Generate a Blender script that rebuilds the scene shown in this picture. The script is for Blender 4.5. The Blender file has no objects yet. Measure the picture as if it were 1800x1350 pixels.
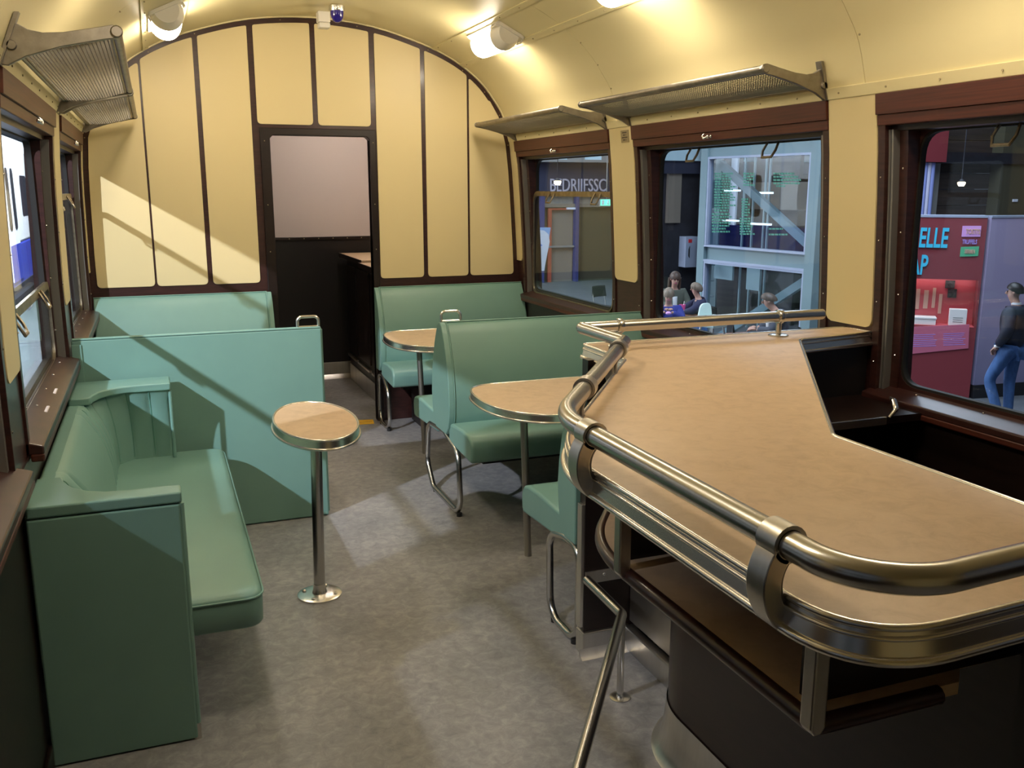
import bpy, bmesh, math, random
from mathutils import Vector, Matrix
random.seed(7)
PI = math.pi
scn = bpy.context.scene
COL = scn.collection

# ------------------------------------------------------------------ camera, world, lights, exposure
CX = 1.03                                   # centre line of the carriage, y runs along it, floor at z = 0
cam_d = bpy.data.cameras.new('camera'); cam = bpy.data.objects.new('camera', cam_d); COL.objects.link(cam)
cam.location = (0, 0, 1.6)
cam.rotation_euler = (PI/2 - 0.20888, 0, -0.36718)
cam_d.sensor_width = 36; cam_d.lens = 36*1617/1800; cam_d.clip_start = .02
scn.camera = cam
W = bpy.data.worlds.new('world'); scn.world = W; W.use_nodes = True
W.node_tree.nodes['Background'].inputs[0].default_value = (.60, .75, 1, 1)
W.node_tree.nodes['Background'].inputs[1].default_value = .09
scn.view_settings.view_transform = 'Standard'; scn.view_settings.look = 'None'
scn.view_settings.gamma = 1; scn.view_settings.use_curve_mapping = False
scn.view_settings.exposure = 0.0
LAMP_POWER = 39.0                           # emission of the opal ceiling lamps
LAMP_COLOR = (1.0, .87, .68)
def light(name, kind, loc, energy, color, target=None, **k):
    d = bpy.data.lights.new(name, kind); d.energy = energy; d.color = color
    for a, b in k.items(): setattr(d, a, b)
    o = bpy.data.objects.new(name, d); COL.objects.link(o); o.location = loc
    if target is not None:
        o.rotation_euler = (Vector(target) - Vector(loc)).to_track_quat('-Z', 'Y').to_euler()
    return o
# spotlights and lamps of the museum hall around the carriage
light('hall_spotlight', 'SPOT', (-3.6, 1.2, 3.7), 2000, (.90, .91, 1), (.1, 6.2, 1.2), spot_size=.98, spot_blend=.85, shadow_soft_size=.05)
light('hall_spotlight_near', 'SPOT', (-3.6, 1.15, 3.7), 420, (.90, .91, 1), (.1, 2.8, .6), spot_size=.7, spot_blend=.7, shadow_soft_size=.05)
light('hall_lamp_right', 'AREA', (8.5, 9.5, 6.2), 850, (.72, .84, 1), (9.5, 11, -1.4), shape='RECTANGLE', size=5, size_y=7)
light('hall_lamp_far', 'AREA', (9, 22, 6.5), 900, (.72, .84, 1), (11, 25, -1.4), shape='RECTANGLE', size=6, size_y=6)
light('hall_lamp_left', 'AREA', (-1.2, 22, 6.5), 9000, (.85, .92, 1), (-3.2, 22, .8), shape='RECTANGLE', size=14, size_y=2)

# ------------------------------------------------------------------ materials
MAT = {}
def mat(name, col, rough=.5, metal=0, noise=None, bump=None, coat=0, spec=None, wood=None, aniso=0):
    m = bpy.data.materials.new(name); m.use_nodes = True; nt = m.node_tree; N = nt.nodes; L = nt.links
    b = N['Principled BSDF']; b.inputs['Base Color'].default_value = (*col, 1)
    b.inputs['Roughness'].default_value = rough; b.inputs['Metallic'].default_value = metal
    if coat: b.inputs['Coat Weight'].default_value = coat; b.inputs['Coat Roughness'].default_value = .15
    if spec is not None: b.inputs['Specular IOR Level'].default_value = spec
    if aniso: b.inputs['Anisotropic'].default_value = aniso
    tc = N.new('ShaderNodeTexCoord')
    if noise:                               # (scale, amount, detail, stretch)
        sc, am, det, st = noise
        mp = N.new('ShaderNodeMapping'); mp.inputs['Scale'].default_value = st
        L.new(tc.outputs['Object'], mp.inputs[0])
        t = N.new('ShaderNodeTexNoise'); t.inputs['Scale'].default_value = sc; t.inputs['Detail'].default_value = det
        t.inputs['Roughness'].default_value = .65
        L.new(mp.outputs[0], t.inputs['Vector'])
        r = N.new('ShaderNodeValToRGB'); r.color_ramp.elements[0].position = .3; r.color_ramp.elements[1].position = .7
        r.color_ramp.elements[0].color = (*[max(0, c*(1-am)) for c in col], 1)
        r.color_ramp.elements[1].color = (*[min(1, c*(1+am)) for c in col], 1)
        L.new(t.outputs['Fac'], r.inputs[0]); L.new(r.outputs[0], b.inputs['Base Color'])
    if bump:                                # (scale, strength)
        t2 = N.new('ShaderNodeTexNoise'); t2.inputs['Scale'].default_value = bump[0]; t2.inputs['Detail'].default_value = 3
        L.new(tc.outputs['Object'], t2.inputs['Vector'])
        bp = N.new('ShaderNodeBump'); bp.inputs['Strength'].default_value = bump[1]; bp.inputs['Distance'].default_value = .002
        L.new(t2.outputs['Fac'], bp.inputs['Height']); L.new(bp.outputs[0], b.inputs['Normal'])
    MAT[name] = m; return m
def emis(name, col, s):
    m = bpy.data.materials.new(name); m.use_nodes = True; nt = m.node_tree
    b = nt.nodes['Principled BSDF']; b.inputs['Base Color'].default_value = (*col, 1)
    b.inputs['Emission Color'].default_value = (*col, 1); b.inputs['Emission Strength'].default_value = s
    MAT[name] = m; return m
def glass(name, tint=(.9, .95, .95), refl=.04, rough=.0):
    m = bpy.data.materials.new(name); m.use_nodes = True; nt = m.node_tree; N = nt.nodes; L = nt.links
    N.remove(N['Principled BSDF']); out = N['Material Output']
    tr = N.new('ShaderNodeBsdfTransparent'); tr.inputs[0].default_value = (*tint, 1)
    gl = N.new('ShaderNodeBsdfGlossy'); gl.inputs['Roughness'].default_value = rough
    lw = N.new('ShaderNodeLayerWeight'); lw.inputs['Blend'].default_value = .5
    pw = N.new('ShaderNodeMath'); pw.operation = 'POWER'; pw.inputs[1].default_value = 5; L.new(lw.outputs['Facing'], pw.inputs[0])
    fr = N.new('ShaderNodeMath'); fr.operation = 'MULTIPLY_ADD'; fr.inputs[1].default_value = .5; fr.inputs[2].default_value = refl*.5; L.new(pw.outputs[0], fr.inputs[0])
    mx = N.new('ShaderNodeMixShader'); L.new(fr.outputs[0], mx.inputs[0]); L.new(tr.outputs[0], mx.inputs[1]); L.new(gl.outputs[0], mx.inputs[2])
    L.new(mx.outputs[0], out.inputs[0]); MAT[name] = m; return m
def floor_mat(name, c0, c1, c2, sc, rough):
    m = bpy.data.materials.new(name); m.use_nodes = True; nt = m.node_tree; N = nt.nodes; L = nt.links
    b = N['Principled BSDF']; b.inputs['Roughness'].default_value = rough
    tc = N.new('ShaderNodeTexCoord')
    t1 = N.new('ShaderNodeTexNoise'); t1.inputs['Scale'].default_value = sc*.13; t1.inputs['Detail'].default_value = 4
    t2 = N.new('ShaderNodeTexNoise'); t2.inputs['Scale'].default_value = sc; t2.inputs['Detail'].default_value = 7; t2.inputs['Roughness'].default_value = .7
    t2.inputs['Distortion'].default_value = .6
    for t in (t1, t2): L.new(tc.outputs['Object'], t.inputs['Vector'])
    r = N.new('ShaderNodeValToRGB'); e = r.color_ramp.elements
    e[0].position = .32; e[0].color = (*c0, 1); e[1].position = .68; e[1].color = (*c2, 1)
    x = e.new(.5); x.color = (*c1, 1)
    mx = N.new('ShaderNodeMix'); mx.inputs[0].default_value = .32
    L.new(t2.outputs['Fac'], mx.inputs[2]); L.new(t1.outputs['Fac'], mx.inputs[3])
    L.new(mx.outputs[0], r.inputs[0]); L.new(r.outputs[0], b.inputs['Base Color'])
    MAT[name] = m; return m
mat('cream', (.74, .645, .365), .42, bump=(60, .03))
mat('cream_panel', (.73, .61, .335), .45, bump=(300, .04))
mat('mahogany', (.036, .011, .009), .40, noise=(9, .45, 5, (1, 1, 8)), coat=.3)
mat('mahogany_head', (.072, .016, .009), .42, noise=(9, .4, 5, (2, .3, 14)), coat=.05)
mat('dark_wood', (.013, .0065, .0055), .33, noise=(7, .3, 4, (1, 1, 6)))
mat('black_panel', (.012, .010, .010), .4)
mat('teal', (.165, .310, .270), .42, noise=(2.5, .05, 3, (1, 1, 1)), bump=(420, .06))
mat('teal_seam', (.10, .25, .20), .5)
floor_mat('linoleum', (.165, .167, .178), (.258, .256, .264), (.385, .375, .375), 24, .40)
floor_mat('tan_lino', (.47, .335, .212), (.575, .42, .275), (.63, .47, .315), 22, .40)
mat('steel', (.57, .56, .54), .27, 1, bump=(500, .02), aniso=.4)
mat('polished', (.80, .78, .74), .26, 1)
mat('brushed', (.42, .40, .37), .42, 1, bump=(300, .05))
mat('alu', (.62, .60, .57), .33, 1, noise=(14, .12, 4, (1, 1, .15)))
mat('rack_metal', (.33, .30, .26), .42, 1, noise=(18, .2, 4, (1, 1, 1)))
mat('net_wire', (.24, .23, .215), .40, .85)
mat('sash_metal', (.33, .28, .20), .42, 1, noise=(25, .25, 3, (1, 1, 1)))
mat('rubber', (.012, .012, .012), .6)
mat('grey_strip', (.26, .25, .24), .45, .6)
mat('lamp_white', (.80, .76, .68), .4)
mat('blue_glass', (.02, .012, .22), .06, coat=.6)
mat('yellow', (.75, .42, .02), .5)
mat('pink_wall', (.60, .52, .49), .6)
mat('plate', (.36, .29, .17), .45, .3)
mat('print', (.10, .07, .04), .6)
emis('opal', LAMP_COLOR, LAMP_POWER)
glass('pane', (.95, .97, .975))
glass('pane_tower', (.90, .94, .97))
# hall
floor_mat('hall_floor', (.07, .08, .095), (.10, .11, .125), (.14, .15, .165), 3, .5)
mat('hall_blue_steel', (.19, .28, .305), .5)
mat('hall_beam_light', (.55, .74, .82), .5)
mat('hall_frame_white', (.38, .43, .56), .4)
mat('hall_navy', (.025, .028, .055), .6)
mat('hall_dark', (.018, .018, .026), .7, noise=(3, .4, 3, (1, 1, 1)))
mat('hall_olive', (.085, .078, .048), .6)
mat('hall_grey', (.25, .25, .24), .6)
mat('hall_brown', (.050, .036, .030), .7, noise=(2, .4, 4, (.4, .4, 7)))
mat('hall_beige', (.22, .19, .155), .7)
mat('hall_column_blue', (.05, .06, .19), .5)
mat('letter_grey', (.42, .40, .47), .5)
mat('orange_red', (.42, .10, .06), .5)
mat('sign_white', (.85, .90, 1), .5)
mat('sign_blue', (.10, .25, .75), .5)
mat('sign_sky', (.35, .55, .90), .5)
mat('red_panel', (.25, .036, .046), .6)
mat('red_niche', (.62, .10, .12), .5)
mat('pink_plate', (.60, .15, .24), .5)
mat('cyan', (.06, .62, .90), .5)
mat('lilac', (.75, .38, .80), .5)
mat('lilac_text', (.45, .32, .85), .5)
mat('green_plate', (.10, .50, .26), .5)
mat('tan_print', (.70, .42, .32), .6)
mat('box_white', (.88, .86, .84), .5)
mat('photo_dark', (.05, .045, .045), .5, noise=(22, .9, 3, (1, 1, 1)))
mat('green_text', (.045, .26, .17), .5)
mat('jeans', (.06, .14, .34), .8, noise=(14, .3, 4, (1, 1, .4)))
mat('jacket_navy', (.016, .020, .040), .65, noise=(10, .4, 3, (1, 1, 1)))
mat('jacket_olive', (.085, .095, .075), .8)
mat('sweater_blue', (.030, .040, .26), .8)
mat('sweater_navy', (.018, .020, .060), .8)
mat('suit_grey', (.055, .060, .085), .8)
mat('white_cloth', (.75, .78, .82), .8)
mat('skin', (.52, .30, .23), .5)
mat('hair_black', (.012, .010, .010), .45)
mat('hair_brown', (.075, .045, .032), .5, noise=(40, .4, 3, (1, 1, .2)))
mat('hair_fair', (.20, .15, .11), .5, noise=(40, .4, 3, (1, 1, .2)))
mat('shoe', (.03, .028, .03), .5)
mat('chair_black', (.018, .018, .022), .45)
mat('chair_white', (.72, .88, .84), .35)
mat('cafe_wood', (.26, .12, .07), .45)
mat('pink_cup', (.72, .12, .35), .4)
mat('train_white', (.88, .90, .92), .3, coat=.3)
mat('train_blue', (.035, .06, .42), .3, coat=.3)
mat('train_dark', (.02, .022, .03), .3)
mat('stripe_blue', (.30, .36, .75), .6)
mat('stripe_white', (.65, .66, .85), .6)
mat('red_fire', (.6, .03, .04), .5)
emis('niche_tube', (1, .85, .80), 7)
emis('exit_green', (.15, .75, .50), 1.6)
emis('hall_bulb', (1, .78, .50), 14)
emis('tube_white', (.80, .90, 1), 1.5)
def mural_mat():
    m = bpy.data.materials.new('mural'); m.use_nodes = True; nt = m.node_tree; N = nt.nodes; L = nt.links
    b = N['Principled BSDF']; b.inputs['Roughness'].default_value = .55
    tc = N.new('ShaderNodeTexCoord'); sp = N.new('ShaderNodeSeparateXYZ'); L.new(tc.outputs['Object'], sp.inputs[0])
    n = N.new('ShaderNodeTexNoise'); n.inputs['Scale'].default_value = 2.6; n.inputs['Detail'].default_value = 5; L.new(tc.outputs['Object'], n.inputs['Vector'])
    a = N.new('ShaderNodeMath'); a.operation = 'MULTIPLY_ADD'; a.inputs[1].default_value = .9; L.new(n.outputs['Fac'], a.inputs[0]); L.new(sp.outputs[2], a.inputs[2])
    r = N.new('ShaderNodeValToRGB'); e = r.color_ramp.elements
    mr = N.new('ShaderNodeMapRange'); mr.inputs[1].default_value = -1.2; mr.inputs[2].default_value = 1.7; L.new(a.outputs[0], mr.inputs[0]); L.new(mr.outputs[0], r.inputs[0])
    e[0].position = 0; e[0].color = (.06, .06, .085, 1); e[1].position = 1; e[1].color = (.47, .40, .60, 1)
    for p, c in ((.38, (.075, .075, .11, 1)), (.52, (.17, .17, .24, 1)), (.66, (.30, .28, .44, 1))):
        x = e.new(p); x.color = c
    L.new(r.outputs[0], b.inputs['Base Color']); MAT['mural'] = m
mural_mat()

# ------------------------------------------------------------------ mesh helpers
WORLD = {}                                   # object -> world origin of its empty (parts are written in world coordinates)
class MB:
    def __init__(s): s.v = []; s.f = []
    def add(s, vs, fs):
        o = len(s.v); s.v += [tuple(p) for p in vs]; s.f += [tuple(i+o for i in f) for f in fs]; return s
    def box(s, x0, x1, y0, y1, z0, z1):
        if x0 > x1: x0, x1 = x1, x0
        if y0 > y1: y0, y1 = y1, y0
        if z0 > z1: z0, z1 = z1, z0
        return s.add([(x0,y0,z0),(x1,y0,z0),(x1,y1,z0),(x0,y1,z0),(x0,y0,z1),(x1,y0,z1),(x1,y1,z1),(x0,y1,z1)],
                     [(0,3,2,1),(4,5,6,7),(0,1,5,4),(1,2,6,5),(2,3,7,6),(3,0,4,7)])
    def prism(s, pts, plane, a, b):          # extrude an outline: 'xy' along z, 'xz' along y, 'yz' along x
        n = len(pts)
        def P(p, t): return {'xy': (p[0], p[1], t), 'xz': (p[0], t, p[1]), 'yz': (t, p[0], p[1])}[plane]
        vs = [P(p, a) for p in pts] + [P(p, b) for p in pts]
        fs = [tuple(range(n)), tuple(range(2*n-1, n-1, -1))] + [(i, i+n, (i+1) % n + n, (i+1) % n) for i in range(n)]
        return s.add(vs, fs)
    def ring(s, A, B, plane, a, b):          # frame between two outlines of equal length
        n = len(A)
        def P(p, t): return {'xy': (p[0], p[1], t), 'xz': (p[0], t, p[1]), 'yz': (t, p[0], p[1])}[plane]
        vs = [P(p, a) for p in A] + [P(p, a) for p in B] + [P(p, b) for p in A] + [P(p, b) for p in B]
        fs = []
        for i in range(n):
            j = (i+1) % n
            fs += [(i, j, n+j, n+i), (2*n+i, 3*n+i, 3*n+j, 2*n+j), (i, 2*n+i, 2*n+j, j), (n+i, n+j, 3*n+j, 3*n+i)]
        return s.add(vs, fs)
    def band(s, A, z0, B, z1, C, hole):
        """edge band: outline A at z0 up to outline B at z1, closed inwards to outline C"""
        n = len(A); vs = [(p[0], p[1], z0) for p in A]+[(p[0], p[1], z1) for p in B]+[(p[0], p[1], z1) for p in C]+[(p[0], p[1], z0) for p in C]
        fs = []
        for k in range(4):
            o = k*n; q = ((k+1) % 4)*n
            fs += [(o+i, o+(i+1) % n, q+(i+1) % n, q+i) for i in range(n)]
        return s.add(vs, fs)
    def tube(s, path, r, n=10, closed=False, rfun=None):
        P = [Vector(p) for p in path]; m = len(P); vs = []; fs = []; up = None
        for i in range(m):
            if closed: t = (P[(i+1) % m] - P[i-1])
            else: t = P[min(i+1, m-1)] - P[max(i-1, 0)]
            t.normalize()
            if up is None:
                up = t.orthogonal().normalized()
            else:
                up = (up - t*up.dot(t))
                up = up.normalized() if up.length > 1e-6 else t.orthogonal().normalized()
            q = t.cross(up)
            # widen at bends so that the tube keeps its thickness
            k = 1
            if 0 < i < m-1 or closed:
                d1 = (P[i]-P[i-1]).normalized(); d2 = (P[(i+1) % m]-P[i]).normalized()
                k = 1/max(.5, math.sqrt(max(.01, (1+d1.dot(d2))/2)))
                bn = (d2-d1)
                bn = bn.normalized() if bn.length > 1e-5 else None
            else: bn = None
            R = r if rfun is None else rfun(i/(m-1))
            for j in range(n):
                a = 2*PI*j/n; off = up*math.cos(a)*R + q*math.sin(a)*R
                if bn is not None: off = off + bn*off.dot(bn)*(k-1)
                vs.append(P[i]+off)
        mm = m if closed else m-1
        for i in range(mm):
            for j in range(n):
                i2 = (i+1) % m
                fs.append((i*n+j, i*n+(j+1) % n, i2*n+(j+1) % n, i2*n+j))
        if not closed:
            fs.append(tuple(range(n-1, -1, -1))); fs.append(tuple((m-1)*n+j for j in range(n)))
        return s.add(vs, fs)
    def lathe(s, prof, c, n=20, axis='z', sx=1, sy=1):  # prof: (radius, height)
        vs = []; fs = []; m = len(prof)
        for r, h in prof:
            for j in range(n):
                a = 2*PI*j/n; u = r*math.cos(a)*sx; w = r*math.sin(a)*sy
                p = {'z': (u, w, h), 'y': (u, h, w), 'x': (h, u, w)}[axis]
                vs.append((c[0]+p[0], c[1]+p[1], c[2]+p[2]))
        for i in range(m-1):
            for j in range(n):
                fs.append((i*n+j, i*n+(j+1) % n, (i+1)*n+(j+1) % n, (i+1)*n+j))
        fs.append(tuple(range(n-1, -1, -1))); fs.append(tuple((m-1)*n+j for j in range(n)))
        return s.add(vs, fs)
    def grid(s, fn, nu, nv, cu=False):
        vs = [fn(i, j) for i in range(nu) for j in range(nv)]
        fs = [(i*nv+j, ((i+1) % nu)*nv+j, ((i+1) % nu)*nv+j+1, i*nv+j+1) for i in range(nu if cu else nu-1) for j in range(nv-1)]
        return s.add(vs, fs)
    def ball(s, c, rx, ry, rz, n=12, m=8):
        prof = [(max(1e-4, math.sin(PI*i/m)), -math.cos(PI*i/m)) for i in range(m+1)]
        vs = []; fs = []
        for r, h in prof:
            for j in range(n):
                a = 2*PI*j/n; vs.append((c[0]+rx*r*math.cos(a), c[1]+ry*r*math.sin(a), c[2]+rz*h))
        for i in range(m):
            for j in range(n): fs.append((i*n+j, i*n+(j+1) % n, (i+1)*n+(j+1) % n, (i+1)*n+j))
        return s.add(vs, fs)
def tagp(o, label=None, cat=None, group=None, kind=None):
    if label: o['label'] = label
    if cat: o['category'] = cat
    if group: o['group'] = group
    if kind: o['kind'] = kind
    return o
def part(name, mb, m, parent=None, smooth=None, bev=0, seg=2, kind=None, label=None):
    me = bpy.data.meshes.new(name)
    o0 = WORLD.get(parent, Vector((0, 0, 0))) if parent is not None else Vector((0, 0, 0))
    me.from_pydata([(p[0]-o0[0], p[1]-o0[1], p[2]-o0[2]) for p in mb.v], [], mb.f)
    bm = bmesh.new(); bm.from_mesh(me); bmesh.ops.recalc_face_normals(bm, faces=bm.faces); bm.to_mesh(me); bm.free()
    me.materials.append(MAT[m] if isinstance(m, str) else m)
    o = bpy.data.objects.new(name, me); COL.objects.link(o)
    if parent is not None: o.parent = parent; WORLD[o] = o0
    else: WORLD[o] = Vector((0, 0, 0))
    if bev:
        b = o.modifiers.new('bevel', 'BEVEL'); b.width = bev; b.segments = seg; b.limit_method = 'ANGLE'; b.angle_limit = math.radians(40)
        b.harden_normals = False
    if smooth is not None:
        for p in me.polygons: p.use_smooth = True
        me.set_sharp_from_angle(angle=math.radians(smooth))
    return tagp(o, label=label, kind=kind)
def thing(name, label, cat, loc=(0, 0, 0), group=None, kind=None):
    o = bpy.data.objects.new(name, None); COL.objects.link(o); o.location = loc; o.empty_display_size = .1
    WORLD[o] = Vector(loc)
    return tagp(o, label, cat, group, kind)
def rounded(pts, rad, n=5):                  # round the corners of a closed outline; rad is one radius or one per corner
    out = []; m = len(pts)
    for i in range(m):
        r = rad[i] if isinstance(rad, (list, tuple)) else rad
        p = Vector(pts[i]); a = Vector(pts[i-1]) - p; b = Vector(pts[(i+1) % m]) - p
        if r <= 0: out.append(tuple(p)); continue
        la, lb = a.length, b.length; a.normalize(); b.normalize()
        ang = a.angle(b); d = min(r/math.tan(ang/2), la*.49, lb*.49); rr = d*math.tan(ang/2)
        p1 = p+a*d; p2 = p+b*d
        for k in range(n+1):
            t = k/n; q = p1*(1-t)**2 + p*2*t*(1-t) + p2*t*t
            # blend towards a true arc
            out.append(tuple(q))
    return out
def bend(pts, rad, n=6):                     # the same for an open 3-D path
    out = [tuple(pts[0])]; m = len(pts)
    for i in range(1, m-1):
        r = rad[i] if isinstance(rad, (list, tuple)) else rad
        p = Vector(pts[i]); a = Vector(pts[i-1]) - p; b = Vector(pts[i+1]) - p
        la, lb = a.length, b.length
        if r <= 0: out.append(tuple(p)); continue
        a.normalize(); b.normalize(); ang = a.angle(b); d = min(r/math.tan(ang/2), la*.49, lb*.49)
        c = p + (a+b).normalized()*(d/math.cos(ang/2)); p1 = p+a*d; p2 = p+b*d; v1 = p1-c; v2 = p2-c
        for k in range(n+1):
            t = k/n; w = v1.lerp(v2, t); out.append(tuple(c + w.normalized()*v1.length))
    out.append(tuple(pts[-1])); return out
def rrect(y0, y1, z0, z1, r, n=6):
    return rounded([(y0, z0), (y1, z0), (y1, z1), (y0, z1)], r, n)
def copy_tree(o, parent=None, off=None):
    c = o.copy(); COL.objects.link(c)
    if parent is not None: c.parent = parent
    for ch in list(o.children): copy_tree(ch, c)
    return c
def text_mesh(name, s, size, m, parent, loc, xdir, updir, depth=.01, sx=1.0, shear=0, align='LEFT', bold=0):
    cu = bpy.data.curves.new(name, 'FONT'); cu.body = s; cu.size = size; cu.extrude = depth; cu.align_x = align; cu.shear = shear
    cu.resolution_u = 3; cu.offset = size*bold
    t = bpy.data.objects.new(name, cu); COL.objects.link(t)
    dg = bpy.context.evaluated_depsgraph_get(); me = bpy.data.meshes.new_from_object(t.evaluated_get(dg))
    bpy.data.objects.remove(t); bpy.data.curves.remove(cu)
    X = Vector(xdir).normalized(); U = Vector(updir).normalized(); Z = X.cross(U); o0 = WORLD.get(parent, Vector((0, 0, 0)))
    for v in me.vertices:
        p = v.co.copy(); v.co = Vector(loc) + X*p.x*sx + U*p.y + Z*p.z - o0
    me.materials.clear(); me.materials.append(MAT[m]); me.name = name
    o = bpy.data.objects.new(name, me); COL.objects.link(o)
    if parent is not None: o.parent = parent; WORLD[o] = o0
    return o

# ------------------------------------------------------------------ carriage cross-section
PROF = [(1.41, 0), (1.41, .95), (1.40, 1.2), (1.378, 1.57), (1.366, 1.73), (1.345, 1.92), (1.295, 2.09), (1.232, 2.193),
        (1.15, 2.295), (1.045, 2.383), (.905, 2.468), (.712, 2.545), (.385, 2.632), (0, 2.664)]
PROFL = [(1.415, 0), (1.415, 1.2), (1.408, 1.57), (1.402, 1.73), (1.388, 1.92), (1.318, 2.09), (1.252, 2.193), (1.166, 2.295), (1.058, 2.383), (.912, 2.468), (.716, 2.545), (.385, 2.632), (0, 2.664)]
def hw(z, s=1):                              # half width of the interior at height z on side s
    Q = PROF if s > 0 else PROFL
    for (a, b), (c, d) in zip(Q, Q[1:]):
        if z <= d: return a + (c-a)*(z-b)/(d-b)
    return 0
def smooth_arch(PR):
    pts = [(w, z) for w, z in PR if z >= 1.92]; out = []
    for i in range(len(pts)-1):
        p0 = pts[max(i-1, 0)]; p1 = pts[i]; p2 = pts[i+1]; p3 = pts[i+2] if i+2 < len(pts) else (-pts[i][0], pts[i][1])
        for k in range(4):
            t = k/4
            out.append(tuple(.5*((2*p1[q]) + (-p0[q]+p2[q])*t + (2*p0[q]-5*p1[q]+4*p2[q]-p3[q])*t*t + (-p0[q]+3*p1[q]-3*p2[q]+p3[q])*t**3) for q in (0, 1)))
    out.append(pts[-1]); return out
ARCH = smooth_arch(PROF); ARCHL = smooth_arch(PROFL)                         # right half, from the window head up to the crown (offset, z)
FULL = [(CX+w, z) for w, z in ARCH] + [(CX-w, z) for w, z in reversed(ARCHL[:-1])]
def arch_z(x):
    o = abs(x-CX); A_ = ARCH if x >= CX else ARCHL
    for (a, b), (c, d) in zip(A_, A_[1:]):
        if c <= o <= a: return b + (d-b)*(a-o)/(a-c)
    return 1.92
YB, YE = -1.9, 6.22                          # back and end of the compartment
# ---- floor
fl = part('floor', MB().box(-.42, 2.48, YB-.05, 7.95, -.06, 0), 'linoleum', label='grey marbled linoleum floor of the dining carriage'); tagp(fl, cat='floor', kind='structure')
# ---- ceiling: a shell and painted panels with narrow joints
def sweep(prof, y0, y1, inset=0, thick=.004):
    n = len(prof); nor = []
    for i in range(n):
        a = Vector(prof[max(i-1, 0)]); b = Vector(prof[min(i+1, n-1)]); t = (b-a).normalized(); nor.append(Vector((-t.y, t.x)))
    A = [Vector(p)+q*inset for p, q in zip(prof, nor)]; B = [Vector(p)+q*(inset-thick) for p, q in zip(prof, nor)]
    mb = MB(); vs = []
    for y in (y0, y1): vs += [(p.x, y, p.y) for p in A] + [(p.x, y, p.y) for p in B]
    fs = []
    for i in range(n-1):
        fs += [(i, i+1, 2*n+i+1, 2*n+i), (n+i, 3*n+i, 3*n+i+1, n+i+1), (i, n+i, n+i+1, i+1), (2*n+i, 2*n+i+1, 3*n+i+1, 3*n+i)]
    fs += [(0, 2*n, 3*n, n), (n-1, 2*n-1, 4*n-1, 3*n-1)]
    return mb.add(vs, fs)
ceil = thing('ceiling', 'cream painted barrel-vaulted carriage ceiling', 'ceiling', (CX, 2, 1.95), kind='structure')
part('shell', sweep(FULL, YB, YE, -.006, .03), 'cream', ceil, smooth=60)
def sub_arch(o0, o1, side):                  # piece of the arch between two offsets, from low to high
    P = [p for p in (ARCH if side > 0 else ARCHL) if o1 < p[0] < o0]
    P = [(o0, arch_z(CX+side*o0))] + P + [(o1, arch_z(CX+side*o1))]
    if side > 0: return [(CX+w, z) for w, z in P]
    return [(CX-w, z) for w, z in reversed(P)]
YJ = [YE, 4.56, 2.70, .95, -.8, YB]
for ya, yb in zip(YJ, YJ[1:]):
    for side in (1, -1):
        part('ceiling_panel', sweep(sub_arch(1.345 if side > 0 else 1.388, 1.005, side), yb+.0015, ya-.0015, 0, .006), 'cream', ceil, smooth=60)
        part('ceiling_panel', sweep(sub_arch(.99, .815, side), yb+.0015, ya-.0015, 0, .006), 'cream', ceil, smooth=60)
    mid = [(CX+w, z) for w, z in ARCH if w < .79]; mid = [(CX+.79, arch_z(CX+.79))] + mid
    mid = mid + [(CX-w, z) for w, z in reversed([(.79, arch_z(CX-.79))] + [(w, z) for w, z in ARCHL[:-1] if w < .79])]
    part('ceiling_panel', sweep(mid, yb+.0015, ya-.0015, 0, .006), 'cream', ceil, smooth=60)
for side in (1, -1):
    for o in (.802, .997):
        part('ceiling_batten', sweep(sub_arch(o+.016, o-.016, side), YB, YE, .006, .012), 'cream', ceil, smooth=30)
screws = MB()
for side in (1, -1):
    for o in (.802, .997):
        for k in range(22):
            y = 6.1-k*.29; x = CX+side*o; z = arch_z(x)
            screws.ball((x-side*.004, y, z-.008), .004, .004, .003, 6, 4)
    for y in (4.54, 2.68):
        for o in (1.1, 1.2, 1.28): screws.ball((CX+side*(o-.005), y, arch_z(CX+side*o)-.004), .004, .004, .004, 6, 4)
part('screw_heads', screws, 'plate', ceil, kind='stuff')

# ------------------------------------------------------------------ side walls with windows
WIN = [(4.69, 6.11), (2.90, 4.42), (1.10, 2.645), (-.66, .84)]
TH = .10
def wall_box(mb, s, y0, y1, z0, z1, a, b, nz=None):
    """slab on the side wall s: offsets a..b measured outwards from the wall surface, follows the wall profile"""
    zs = [z0] + [z for _, z in (PROF if s > 0 else PROFL) if z0 < z < z1] + [z1]
    n = len(zs); vs = []
    for y in (y0, y1):
        for z in zs: vs += [(CX+s*(hw(z, s)+a), y, z), (CX+s*(hw(z, s)+b), y, z)]
    fs = []
    for i in range(n-1):
        p = 2*i
        fs += [(p, p+1, p+3, p+2), (2*n+p, 2*n+p+2, 2*n+p+3, 2*n+p+1), (p, p+2, 2*n+p+2, 2*n+p), (p+1, 2*n+p+1, 2*n+p+3, p+3)]
    fs += [(0, 2*n, 2*n+1, 1), (2*n-2, 2*n-1, 4*n-1, 4*n-2)]
    mb.add(vs, fs); return mb
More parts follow.
